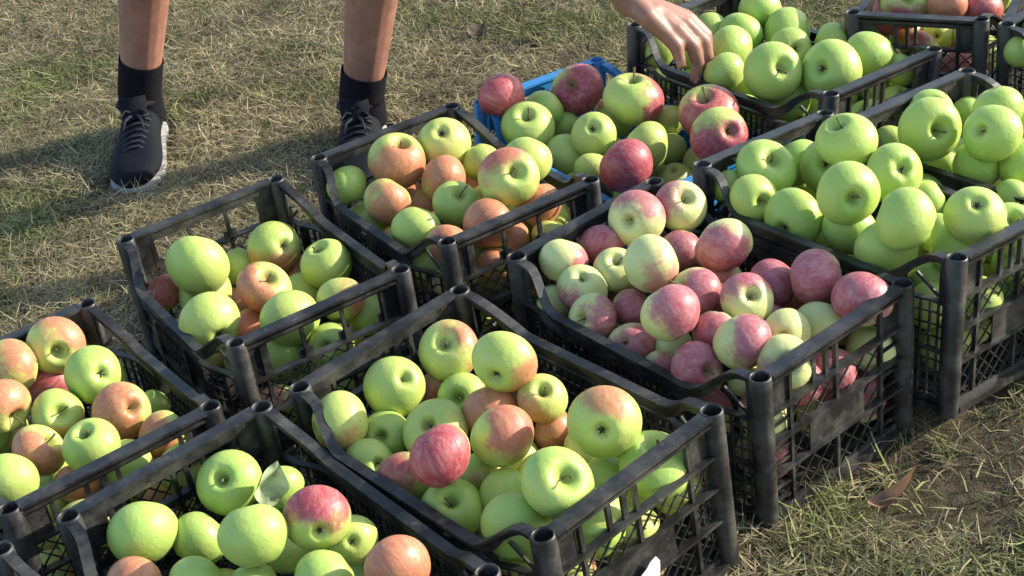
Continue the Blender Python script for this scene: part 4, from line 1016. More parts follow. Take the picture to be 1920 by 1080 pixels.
    (3, -0.6251, 1.5996, 0.0564, 0.0413, 0.594, -0.004, 0.470, 0.653, 0.56, 0.10, 0.70, 'n', 'A', 'apple mostly hidden beneath others in leftmost crate'),
    (3, -0.2437, 1.8144, 0.0549, 0.0353, -0.254, -0.666, 0.051, -0.699, 0.09, 0.20, 0.46, 'n', 'C2', 'apple mostly hidden beneath others in half-filled crate left of centre'),
    (5, 0.7557, 2.4740, 0.1195, 0.0363, 0.443, -0.031, -0.892, 0.090, 0.61, 0.40, 0.46, 'n', 'C9', 'apple mostly hidden beneath others in far crate at upper right'),
    (5, -0.1833, 1.8385, 0.0700, 0.0362, -0.150, 0.747, -0.179, -0.622, 0.36, 0.20, 0.57, 'n', 'C2', 'apple mostly hidden beneath others in half-filled crate left of centre'),
    (6, 0.2711, 1.5044, 0.0685, 0.0355, 0.716, -0.310, -0.002, -0.625, 0.49, 0.65, 0.36, 'n', 'C4', 'apple mostly hidden beneath others in pink-apple crate'),
    (9, 0.0689, 2.0170, 0.1142, 0.0362, -0.086, 0.729, 0.316, -0.601, 0.38, 0.10, 0.72, 'n', 'C1', 'apple mostly hidden beneath others in crate nearest the right shoe'),
    (8, 0.0262, 1.9891, 0.0518, 0.0365, -0.365, -0.773, 0.397, -0.335, 0.38, 0.10, 0.62, 'n', 'C1', 'apple mostly hidden beneath others in crate nearest the right shoe'),
    (2, 0.5359, 1.6401, 0.0920, 0.0366, 0.181, 0.862, -0.406, 0.241, 0.00, 0.00, 0.52, 'n', 'C6', 'apple mostly hidden beneath others in crate right of the pink apples'),
    (8, -0.4664, 1.5887, 0.0548, 0.0395, 0.335, 0.089, -0.865, -0.362, 0.31, 0.10, 0.72, 'n', 'A', 'apple mostly hidden beneath others in leftmost crate'),
    (8, 0.6107, 2.2894, 0.0976, 0.0379, -0.885, -0.161, 0.082, 0.429, 0.00, 0.00, 0.39, 'n', 'C8', 'apple mostly hidden beneath others in crate under the hand'),
    (2, 0.6696, 2.3202, 0.1043, 0.0317, 0.373, -0.094, 0.268, -0.883, 0.00, 0.00, 0.45, 'n', 'C8', 'apple mostly hidden beneath others in crate under the hand'),
    (0, -0.0865, 1.9467, 0.1091, 0.0293, 0.655, 0.288, 0.131, 0.686, 0.49, 0.10, 0.48, 'n', 'C1', 'apple mostly hidden beneath others in crate nearest the right shoe'),
    (9, 0.5902, 1.7023, 0.0749, 0.0361, 0.058, 0.908, 0.385, 0.154, 0.00, 0.00, 0.49, 'n', 'C6', 'apple mostly hidden beneath others in crate right of the pink apples'),
    (6, 0.2824, 2.2091, 0.0820, 0.0308, 0.060, 0.091, 0.980, 0.168, 0.12, 0.40, 0.70, 'n', 'B0', 'apple mostly hidden beneath others in blue crate'),
    (5, 0.5136, 1.6486, 0.1515, 0.0310, -0.614, 0.231, -0.714, 0.247, 0.00, 0.00, 0.54, 'n', 'C6', 'apple mostly hidden beneath others in crate right of the pink apples'),
    (4, 0.8917, 2.5618, 0.0541, 0.0374, -0.353, -0.094, -0.898, -0.243, 0.69, 0.40, 0.40, 'n', 'C9', 'apple mostly hidden beneath others in far crate at upper right'),
    (6, -0.5173, 1.6650, 0.0576, 0.0392, 0.958, 0.253, -0.007, 0.133, 0.47, 0.10, 0.37, 'n', 'A', 'apple mostly hidden beneath others in leftmost crate'),
    (6, 0.8346, 2.4818, 0.0604, 0.0404, -0.557, -0.784, -0.106, 0.254, 0.44, 0.40, 0.43, 'n', 'C9', 'apple mostly hidden beneath others in far crate at upper right'),
    (6, 0.3291, 2.2374, 0.0942, 0.0302, -0.038, -0.008, -0.024, -0.999, 0.07, 0.40, 0.64, 'n', 'B0', 'apple mostly hidden beneath others in blue crate'),
    (8, 0.7609, 2.4204, 0.0601, 0.0350, 0.220, 0.960, -0.160, 0.074, 0.53, 0.40, 0.55, 'n', 'C9', 'apple mostly hidden beneath others in far crate at upper right'),
    (2, 0.2176, 1.5956, 0.0712, 0.0386, 0.733, -0.241, -0.547, 0.326, 0.57, 0.65, 0.75, 'n', 'C4', 'apple mostly hidden beneath others in pink-apple crate'),
    (7, 0.2868, 2.2993, 0.0905, 0.0316, -0.355, -0.224, -0.905, 0.070, 0.13, 0.40, 0.51, 'n', 'B0', 'apple mostly hidden beneath others in blue crate'),
    (1, 0.6049, 1.9417, 0.1405, 0.0374, 0.122, 0.788, 0.468, -0.382, 0.00, 0.00, 0.34, 'n', 'C7', 'apple mostly hidden beneath others in crate cut by right edge'),
    (9, 0.3403, 2.1356, 0.0964, 0.0299, 0.279, -0.412, 0.770, -0.400, 0.09, 0.40, 0.80, 'n', 'B0', 'apple mostly hidden beneath others in blue crate'),
    (6, 0.1290, 2.2119, 0.0941, 0.0310, -0.514, 0.022, 0.198, 0.834, 0.25, 0.40, 0.35, 'n', 'B0', 'apple mostly hidden beneath others in blue crate'),
    (5, 0.5931, 2.3733, 0.1077, 0.0319, -0.572, -0.250, 0.779, 0.058, 0.00, 0.00, 0.27, 'n', 'C8', 'apple mostly hidden beneath others in crate under the hand'),
    (7, -0.0580, 2.0055, 0.1244, 0.0336, 0.159, -0.764, -0.562, -0.273, 0.39, 0.10, 0.49, 'n', 'C1', 'apple mostly hidden beneath others in crate nearest the right shoe'),
    (5, -0.5604, 1.5519, 0.0635, 0.0405, 0.404, 0.599, 0.305, -0.620, 0.31, 0.10, 0.40, 'n', 'A', 'apple mostly hidden beneath others in leftmost crate'),
    (7, -0.1135, 2.0089, 0.1023, 0.0345, -0.204, 0.650, -0.081, -0.727, 0.54, 0.10, 0.60, 'n', 'C1', 'apple mostly hidden beneath others in crate nearest the right shoe'),
    (5, -0.1583, 2.0689, 0.1191, 0.0348, 0.191, -0.148, -0.534, -0.810, 0.25, 0.10, 0.43, 'n', 'C1', 'apple mostly hidden beneath others in crate nearest the right shoe'),
    (1, -0.0623, 2.0319, 0.0549, 0.0375, -0.788, -0.264, -0.139, -0.539, 0.25, 0.10, 0.77, 'n', 'C1', 'apple mostly hidden beneath others in crate nearest the right shoe'),
    (6, 0.4222, 2.3342, 0.1176, 0.0334, 0.398, -0.343, 0.726, 0.444, 0.00, 0.00, 0.18, 'n', 'C8', 'apple mostly hidden beneath others in crate under the hand'),
    (3, 0.0591, 1.4617, 0.1469, 0.0311, -0.238, 0.242, -0.162, 0.927, 0.11, 0.20, 0.80, 'n', 'C5', 'apple mostly hidden beneath others in front middle crate'),
    (9, -0.4488, 1.9401, 0.0545, 0.0379, -0.966, 0.085, -0.136, 0.201, 0.28, 0.20, 0.57, 'n', 'C2', 'apple mostly hidden beneath others in half-filled crate left of centre'),
    (1, 0.0244, 1.3748, 0.1247, 0.0333, -0.649, 0.150, 0.744, 0.053, 0.22, 0.20, 0.51, 'n', 'C5', 'apple mostly hidden beneath others in front middle crate'),
    (2, -0.2142, 2.1944, 0.1057, 0.0299, -0.387, 0.399, -0.199, -0.807, 0.40, 0.10, 0.56, 'n', 'C1', 'apple mostly hidden beneath others in crate nearest the right shoe'),
    (0, 0.4443, 1.8474, 0.1443, 0.0320, -0.691, -0.207, -0.481, 0.498, 0.00, 0.00, 0.38, 'n', 'C6', 'apple mostly hidden beneath others in crate right of the pink apples'),
    (2, 0.3472, 2.4470, 0.1193, 0.0328, 0.247, 0.736, -0.277, 0.566, 0.00, 0.00, 0.32, 'n', 'C8', 'apple mostly hidden beneath others in crate under the hand'),
    (5, 0.0182, 2.0623, 0.0966, 0.0338, -0.417, 0.295, 0.542, 0.667, 0.18, 0.10, 0.49, 'n', 'C1', 'apple mostly hidden beneath others in crate nearest the right shoe'),
    (8, 0.3688, 2.5015, 0.1063, 0.0321, 0.643, -0.412, 0.062, -0.643, 0.00, 0.00, 0.28, 'n', 'C8', 'apple mostly hidden beneath others in crate under the hand'),
    (6, 0.6317, 1.7616, 0.1608, 0.0334, 0.820, -0.099, 0.373, 0.423, 0.00, 0.00, 0.63, 'n', 'C6', 'apple mostly hidden beneath others in crate right of the pink apples'),
    (1, 0.9296, 2.6319, 0.1317, 0.0420, -0.372, 0.144, -0.916, 0.043, 0.52, 0.40, 0.41, 'n', 'C9', 'apple mostly hidden beneath others in far crate at upper right'),
    (5, 0.7564, 2.5327, 0.0548, 0.0372, 0.274, -0.340, 0.195, -0.878, 0.77, 0.40, 0.38, 'n', 'C9', 'apple mostly hidden beneath others in far crate at upper right'),
    (3, 0.2073, 2.1429, 0.1022, 0.0340, 0.592, -0.751, -0.289, -0.042, 0.15, 0.40, 0.45, 'n', 'B0', 'apple mostly hidden beneath others in blue crate'),
    (5, -0.5692, 1.8058, 0.1288, 0.0378, -0.260, -0.602, 0.058, -0.753, 0.35, 0.10, 0.34, 'n', 'A', 'apple mostly hidden beneath others in leftmost crate'),
    (2, 0.5230, 2.2179, 0.1101, 0.0340, -0.009, -0.766, -0.347, 0.541, 0.00, 0.00, 0.24, 'n', 'C8', 'apple mostly hidden beneath others in crate under the hand'),
    (7, 0.0072, 1.4266, 0.1478, 0.0325, -0.986, 0.087, -0.112, 0.092, 0.18, 0.20, 0.76, 'n', 'C5', 'apple mostly hidden beneath others in front middle crate'),
    (6, 0.1828, 2.2941, 0.0610, 0.0362, -0.347, -0.603, 0.433, 0.574, 0.20, 0.40, 0.48, 'n', 'B0', 'apple mostly hidden beneath others in blue crate'),
    (1, -0.4915, 2.0024, 0.0565, 0.0371, -0.165, -0.779, 0.543, -0.266, 0.12, 0.20, 0.23, 'n', 'C2', 'apple mostly hidden beneath others in half-filled crate left of centre'),
    (4, 0.4856, 1.7568, 0.1512, 0.0335, 0.334, 0.137, -0.732, 0.578, 0.00, 0.00, 0.39, 'n', 'C6', 'apple mostly hidden beneath others in crate right of the pink apples'),
    (6, 0.3034, 2.4896, 0.1279, 0.0294, -0.488, -0.451, 0.370, 0.649, 0.00, 0.00, 0.13, 'n', 'C8', 'apple mostly hidden beneath others in crate under the hand'),
    (2, 0.0353, 2.1164, 0.1122, 0.0292, 0.584, 0.379, 0.540, -0.473, 0.25, 0.10, 0.75, 'n', 'C1', 'apple mostly hidden beneath others in crate nearest the right shoe'),
    (6, 0.5442, 1.8387, 0.1345, 0.0340, 0.684, 0.040, -0.671, 0.283, 0.00, 0.00, 0.40, 'n', 'C6', 'apple mostly hidden beneath others in crate right of the pink apples'),
    (0, 0.6505, 1.7761, 0.0846, 0.0384, -0.562, -0.434, -0.685, 0.164, 0.00, 0.00, 0.50, 'n', 'C6', 'apple mostly hidden beneath others in crate right of the pink apples'),
    (6, -0.2275, 1.3561, 0.0786, 0.0409, 0.230, 0.115, -0.834, 0.488, 0.04, 0.10, 0.20, 'n', 'B', 'apple mostly hidden beneath others in bottom-left crate'),
    (9, 0.3326, 1.8920, 0.1568, 0.0294, -0.161, -0.214, -0.775, 0.572, 0.00, 0.00, 0.35, 'n', 'C6', 'apple mostly hidden beneath others in crate right of the pink apples'),
    (5, -0.3740, 1.3809, 0.0732, 0.0386, -0.750, -0.249, -0.567, -0.231, 0.09, 0.10, 0.56, 'n', 'B', 'apple mostly hidden beneath others in bottom-left crate'),
    (9, 0.8829, 2.6336, 0.0565, 0.0378, 0.017, -0.524, 0.080, -0.848, 0.52, 0.40, 0.54, 'n', 'C9', 'apple mostly hidden beneath others in far crate at upper right'),
    (5, 0.1896, 2.1985, 0.1083, 0.0307, -0.840, 0.506, -0.179, 0.078, 0.26, 0.40, 0.44, 'n', 'B0', 'apple mostly hidden beneath others in blue crate'),
    (1, -0.0484, 1.4391, 0.0865, 0.0413, -0.201, -0.707, 0.365, 0.571, 0.15, 0.20, 0.42, 'n', 'C5', 'apple mostly hidden beneath others in front middle crate'),
    (3, 0.2244, 1.7002, 0.0609, 0.0370, 0.255, -0.250, 0.520, -0.776, 0.37, 0.65, 0.61, 'n', 'C4', 'apple mostly hidden beneath others in pink-apple crate'),
    (6, 0.5519, 2.2724, 0.0965, 0.0299, 0.588, -0.414, -0.553, -0.422, 0.00, 0.00, 0.23, 'n', 'C8', 'apple mostly hidden beneath others in crate under the hand'),
    (8, 0.0911, 1.4542, 0.0746, 0.0385, -0.071, -0.128, -0.857, 0.495, 0.23, 0.20, 0.68, 'n', 'C5', 'apple mostly hidden beneath others in front middle crate'),
    (8, -0.0228, 1.4847, 0.1295, 0.0303, -0.900, -0.316, 0.264, 0.144, 0.05, 0.20, 0.71, 'n', 'C5', 'apple mostly hidden beneath others in front middle crate'),
    (3, 0.6820, 2.0365, 0.1349, 0.0360, 0.019, 0.254, -0.653, -0.713, 0.00, 0.00, 0.10, 'n', 'C7', 'apple mostly hidden beneath others in crate cut by right edge'),
    (0, 0.3414, 2.1818, 0.0692, 0.0300, -0.803, -0.254, 0.538, 0.031, 0.08, 0.40, 0.68, 'n', 'B0', 'apple mostly hidden beneath others in blue crate'),
    (4, 0.2414, 2.2591, 0.0948, 0.0327, 0.011, 0.090, -0.994, -0.064, 0.09, 0.40, 0.46, 'n', 'B0', 'apple mostly hidden beneath others in blue crate'),
    (5, -0.0230, 2.1514, 0.1180, 0.0334, -0.037, -0.166, -0.144, 0.975, 0.61, 0.10, 0.41, 'n', 'C1', 'apple mostly hidden beneath others in crate nearest the right shoe'),
    (0, -0.6979, 1.7352, 0.1225, 0.0415, -0.462, 0.185, -0.208, 0.842, 0.21, 0.10, 0.48, 'n', 'A', 'apple mostly hidden beneath others in leftmost crate'),
    (1, 0.5819, 1.7323, 0.1395, 0.0307, -0.569, -0.354, 0.675, -0.308, 0.00, 0.00, 0.54, 'n', 'C6', 'apple mostly hidden beneath others in crate right of the pink apples'),
    (1, 0.7555, 2.0239, 0.0673, 0.0367, 0.322, -0.388, 0.864, 0.009, 0.00, 0.00, 0.23, 'n', 'C7', 'apple mostly hidden beneath others in crate cut by right edge'),
    (3, 0.6918, 2.4625, 0.1110, 0.0332, 0.184, 0.321, 0.628, -0.685, 0.19, 0.40, 0.60, 'n', 'C9', 'apple mostly hidden beneath others in far crate at upper right'),
    (4, 0.5146, 1.8765, 0.0839, 0.0379, -0.428, 0.725, 0.466, 0.272, 0.00, 0.00, 0.27, 'n', 'C6', 'apple mostly hidden beneath others in crate right of the pink apples'),
    (9, 0.2081, 2.4261, 0.1123, 0.0297, -0.152, -0.335, -0.185, -0.911, 0.23, 0.40, 0.67, 'n', 'B0', 'apple mostly hidden beneath others in blue crate'),
    (8, -0.3152, 2.0300, 0.0541, 0.0366, 0.761, -0.322, -0.322, 0.462, 0.27, 0.20, 0.41, 'n', 'C2', 'apple mostly hidden beneath others in half-filled crate left of centre'),
    (9, 0.0739, 2.0478, 0.0503, 0.0383, 0.576, -0.553, -0.262, -0.542, 0.64, 0.10, 0.49, 'n', 'C1', 'apple mostly hidden beneath others in crate nearest the right shoe'),
    (8, 0.2819, 2.1124, 0.1001, 0.0299, -0.467, -0.059, 0.018, -0.882, 0.27, 0.40, 0.79, 'n', 'B0', 'apple mostly hidden beneath others in blue crate'),
    (0, 0.0737, 1.8003, 0.1249, 0.0299, 0.439, 0.675, -0.456, -0.379, 0.83, 0.65, 0.68, 'n', 'C4', 'apple mostly hidden beneath others in pink-apple crate'),
    (9, 0.6881, 2.0770, 0.0670, 0.0373, -0.716, -0.623, -0.014, 0.313, 0.00, 0.00, 0.47, 'n', 'C7', 'apple mostly hidden beneath others in crate cut by right edge'),
]
for i, (var, x, y, z, r, qw, qx, qy, qz, bl, hue, yel, pole, crate, label) in enumerate(APPLES):
    o = obj('apple', APPLE[var][0])
    o.location = (x, y, z); o.rotation_mode = 'QUATERNION'; o.rotation_quaternion = (qw, qx, qy, qz); o.scale = (r, r, r)
    o.color = (bl, hue, yel, .42 if crate == 'C4' else 1)
    tag(o, label, 'apple', GROUPS[crate])
    if pole == 's': obj('stem', STEMS[var][i % 3], o)
    if pole == 'c': obj('calyx', CALYX[var], o)

# ------------------------------------------------------------------ leaves
def leaf_mesh(name, ln, wd, curl, cup, colr, seed, wav=.0):
    r = random.Random(seed); V = []; F = []; C = []; n, mm = 14, 6
    for i in range(n + 1):
        t = i / n; w = wd * (math.sin(math.pi * min(1, t * 1.02) ** .8) ** .8 if 0 < t < 1 else .02)
        for j in range(mm + 1):
            s = (j / mm - .5) * 2
            zz = cup * s * s * w + curl * (t - .4) ** 2 * ln + wav * math.sin(9 * t + 3 * s) * w
            V.append((t * ln - ln / 2, s * w + .1 * wd * math.sin(4 * t), zz + (.0006 if j == mm // 2 else 0)))
            k = .8 + .4 * r.random(); C.append((colr[0] * k, colr[1] * k, colr[2] * k, 1))
    for i in range(n):
        for j in range(mm):
            a = i * (mm + 1) + j; F.append((a, a + 1, a + mm + 2, a + mm + 1))
    me = bpy.data.meshes.new(name); me.from_pydata(V, [], F)
    at = me.attributes.new('tint', 'FLOAT_COLOR', 'POINT'); at.data.foreach_set('color', [c for q in C for c in q])
    me.polygons.foreach_set('use_smooth', [True] * len(F)); me.materials.append(M_LEAF); me.update()
    return me


lf = obj('apple_leaf', leaf_mesh('apple_leaf', .056, .019, .5, .55, (.46, .53, .30), 3, .38))
lf.location = (-0.3022, 1.4297, 0.1938); lf.rotation_mode = 'QUATERNION'; lf.rotation_quaternion = (0.5419, 0.5873, -0.1882, 0.5710)
tag(lf, 'pale green crumpled leaf stuck between green apples in the bottom-left crate', 'leaf')
lf = obj('dry_leaf', leaf_mesh('dry_leaf', 0.066, 0.010, 1.90, .6, (0.3000, 0.1700, 0.1100), 1668, .15))
lf.location = (0.4080, 1.4496, 0.0160); lf.rotation_euler = (.25, -.1, 0.35)
tag(lf, 'curled reddish brown dry leaf on the bare ground below the pink-apple crate', 'leaf')
lf = obj('dry_leaf', leaf_mesh('dry_leaf', 0.050, 0.018, 0.80, .6, (0.0850, 0.0600, 0.0400), 1000, .15))
lf.location = (0.1193, 3.0305, 0.0160); lf.rotation_euler = (.25, -.1, 2.20)
tag(lf, 'small dark withered leaf on the grass behind the blue crate', 'leaf')
lf = obj('dry_leaf', leaf_mesh('dry_leaf', 0.050, 0.022, 0.90, .6, (0.1200, 0.0900, 0.0600), 897, .15))
lf.location = (0.0095, 3.1041, 0.0160); lf.rotation_euler = (.25, -.1, 1.10)
tag(lf, 'grey-brown crumpled leaf in the grass between right leg and hand', 'leaf')

# ------------------------------------------------------------------ person
def cone_pair(bm, p, q, r0, r1, seg=16):
    """a tapered limb piece with round ends"""
    p = Vector(p); q = Vector(q); d = q - p; Ln = d.length
    if Ln < 1e-6: d = Vector((0, 0, 1))
    d.normalize(); a = d.orthogonal().normalized(); b = d.cross(a)
    rings = []
    st = [(-math.pi / 2 + math.pi / 2 * k / 5) for k in range(1, 6)]
    for t in st: rings.append((p + d * (r0 * math.sin(t)), r0 * math.cos(t)))
    for k in range(1, 4): rings.append((p + d * (Ln * k / 4), r0 + (r1 - r0) * k / 4))
    for t in [math.pi / 2 * k / 5 for k in range(0, 5)]: rings.append((q + d * (r1 * math.sin(t)), r1 * math.cos(t)))
    prev = None
    first = bm.verts.new(p - d * r0); last = bm.verts.new(q + d * r1)
    for c, r in rings:
        vs = [bm.verts.new(c + (a * math.cos(2 * math.pi * k / seg) + b * math.sin(2 * math.pi * k / seg)) * r) for k in range(seg)]
        if prev is None:
            for k in range(seg): bm.faces.new((first, vs[(k + 1) % seg], vs[k]))
        else:
            for k in range(seg): bm.faces.new((prev[k], prev[(k + 1) % seg], vs[(k + 1) % seg], vs[k]))
        prev = vs
    for k in range(seg): bm.faces.new((prev[k], prev[(k + 1) % seg], last))


def chain(bm, pts, rads):
    for i in range(len(pts) - 1): cone_pair(bm, pts[i], pts[i + 1], rads[i], rads[i + 1])


def remeshed(name, bm, mat, voxel, smooth=4, parent=None):
    me = bpy.data.meshes.new(name + '_cage'); bm.to_mesh(me); bm.free()
    o = bpy.data.objects.new(name + '_cage', me); COL.objects.link(o)
    md = o.modifiers.new('r', 'REMESH'); md.mode = 'VOXEL'; md.voxel_size = voxel; md.use_smooth_shade = True
    sm = o.modifiers.new('s', 'SMOOTH'); sm.iterations = smooth; sm.factor = .5
    dg = bpy.context.evaluated_depsgraph_get()
    me2 = bpy.data.meshes.new_from_object(o.evaluated_get(dg))
    bpy.data.objects.remove(o); bpy.data.meshes.remove(me)
    me2.name = name; me2.materials.clear(); me2.materials.append(mat)
    me2.polygons.foreach_set('use_smooth', [True] * len(me2.polygons))
    return obj(name, me2, parent)


def lerp(a, b, t): return tuple(a[i] + (b[i] - a[i]) * t for i in range(3))



PB = bmesh.new()
ank_r, ank_l = (-.660, 2.862, .085), (-.2245, 2.690, .085)
mid_r, mid_l = (-.597, 2.832, .290), (-.170, 2.660, .288)
knee_r, knee_l = (-.535, 2.790, .490), (-.112, 2.615, .490)
hip_r, hip_l = (-.360, 2.930, .860), (-.175, 2.850, .850)
for ank, mid, knee, hip, heel, toe in ((ank_r, mid_r, knee_r, hip_r, (-.664, 2.88, .050), (-.661, 2.74, .036)), (ank_l, mid_l, knee_l, hip_l, (-.220, 2.715, .050), (-.232, 2.58, .036))):
    low = lerp(ank, mid, .35)
    calf = (mid[0] + .012, mid[1] + .012, mid[2] + .045)
    chain(PB, [ank, low, mid, lerp(mid, knee, .45), knee, lerp(knee, hip, .5), hip], [.034, .0385, .047, .055, .055, .070, .085])
    cone_pair(PB, lerp(ank, mid, .75), calf, .036, .050)
    chain(PB, [heel, lerp(heel, toe, .5), toe], [.022, .017, .012])
    cone_pair(PB, ank, lerp(heel, toe, .15), .032, .022)
chest = (-.035, 2.640, .930)
chain(PB, [(-.268, 2.890, .890), lerp((-.268, 2.890, .890), chest, .5), chest], [.125, .120, .135])
cone_pair(PB, hip_r, hip_l, .100, .100)
sh_l, sh_r = (.070, 2.640, .850), (-.130, 2.505, .960)
cone_pair(PB, sh_l, sh_r, .070, .070)
elb_l = (.125, 2.480, .580)
wrist = (0.2588, 2.4000, 0.3165)
chain(PB, [sh_l, lerp(sh_l, elb_l, .5), elb_l], [.058, .050, .043])
chain(PB, [elb_l, lerp(elb_l, wrist, .35), lerp(elb_l, wrist, .8), wrist], [.042, .043, .032, .027])
elb_r = (-.250, 2.330, .860); wr_r = (-.100, 2.330, .680)
chain(PB, [sh_r, elb_r, lerp(elb_r, wr_r, .3), wr_r], [.056, .042, .042, .027])
chain(PB, [wr_r, (-.085, 2.330, .64), (-.075, 2.325, .595)], [.026, .034, .028])
for k in range(4):
    b0 = Vector((-.095 + .018 * k, 2.335 - .006 * k, .595)); ln = (.070, .078, .072, .056)[k]
    chain(PB, [b0, b0 + Vector((.008, -.010, -ln * .5)), b0 + Vector((.018, -.004, -ln))], [.0105, .0095, .0075])
chain(PB, [(-.075, 2.305, .64), (-.05, 2.295, .60), (-.045, 2.297, .57)], [.014, .011, .009])
neck = (.035, 2.500, .985); head = (.090, 2.420, 1.030)
chain(PB, [chest, neck, head], [.080, .056, .060])
cone_pair(PB, (.075, 2.440, 1.045), (.115, 2.385, 1.010), .092, .074)
cone_pair(PB, (.150, 2.325, 1.005), (.145, 2.335, .985), .014, .018)
for s in (-1, 1): cone_pair(PB, (.09 + s * .055, 2.42 + s * .055, 1.02), (.085 + s * .062, 2.42 + s * .062, 1.04), .014, .016)
# the reaching hand: four metacarpals, four bent fingers, thumb at the side of the palm
FINGERS = [[(0.3244, 2.3720, 0.2672), (0.3493, 2.3680, 0.2351), (0.3545, 2.3640, 0.2059), (0.3470, 2.3600, 0.1841)], [(0.3418, 2.3920, 0.2677), (0.3703, 2.3880, 0.2329), (0.3737, 2.3840, 0.2019), (0.3632, 2.3800, 0.1748)], [(0.3496, 2.4120, 0.2661), (0.3759, 2.4080, 0.2353), (0.3760, 2.4040, 0.2066), (0.3622, 2.4000, 0.1856)], [(0.3480, 2.4300, 0.2631), (0.3705, 2.4260, 0.2384), (0.3693, 2.4220, 0.2175), (0.3575, 2.4180, 0.2000)]]
for pts in FINGERS:
    cone_pair(PB, wrist, pts[0], .021, .0135)
    chain(PB, pts, [.0142, .0126, .0113, .0092])
cone_pair(PB, lerp(wrist, FINGERS[0][0], .45), lerp(wrist, FINGERS[3][0], .5), .020, .016)
cone_pair(PB, lerp(wrist, FINGERS[0][0], .85), lerp(wrist, FINGERS[3][0], .85), .0135, .012)
THUMB = [(0.2783, 2.3720, 0.2985), (0.3056, 2.3640, 0.2660), (0.3201, 2.3560, 0.2465), (0.3239, 2.3480, 0.2213)]
chain(PB, [wrist] + THUMB, [.022, .0185, .0140, .0125, .0092])
person = remeshed('person', PB, M_SKIN, .0032, 5)
tag(person, 'bare-legged person in black socks and dark sneakers bending to pick an apple', 'person')


def lathe_limb(name, pts, rads, mat, parent, seg=28, ribs=0.0):
    mb = MB(); P2 = []; R2 = []
    for i in range(len(pts) - 1):
        for k in range(6):
            t = k / 6; P2.append(lerp(pts[i], pts[i + 1], t)); R2.append(rads[i] + (rads[i + 1] - rads[i]) * t)
    P2.append(pts[-1]); R2.append(rads[-1])
    R2 = [r * (1 + ribs * (i % 2)) for i, r in enumerate(R2)]
    mb.tube(P2, R2, seg, False)
    # turn the top edge inward so the cuff has thickness
    return obj(name, mb.mesh(name, mat, True), parent)


def nails():
    for pts, w in [(FINGERS[0], .0058), (FINGERS[1], .0062), (THUMB, .0075)]:
        a, b = Vector(pts[-2]), Vector(pts[-1]); d = (b - a).normalized()
        out = (Vector((.55, -.75, .35)) - d * Vector((.55, -.75, .35)).dot(d)).normalized()
        if pts is THUMB: out = (Vector((-.1, -.9, .4)) - d * Vector((-.1, -.9, .4)).dot(d)).normalized()
        sd = d.cross(out); r0 = .0092 if pts is THUMB else .0091
        V = []; F = []
        for i in range(6):
            for j in range(5):
                s = (j / 4 - .5) * 2; t = i / 5
                c = b + d * (t * .011 - .0035)
                V.append(tuple(c + sd * (s * w) + out * (r0 * (1 - .25 * s * s) + .0008 - (t ** 2) * .0016)))
        for i in range(5):
            for j in range(4):
                q = i * 5 + j; F.append((q, q + 1, q + 6, q + 5))
        me = bpy.data.meshes.new('fingernail'); me.from_pydata(V, [], F); me.materials.append(M_NAIL)
        me.polygons.foreach_set('use_smooth', [True] * len(F)); obj('fingernail', me, person)


M_NAIL = simple('nail', (.40, .21, .155), .5, .05, 100)
nails()


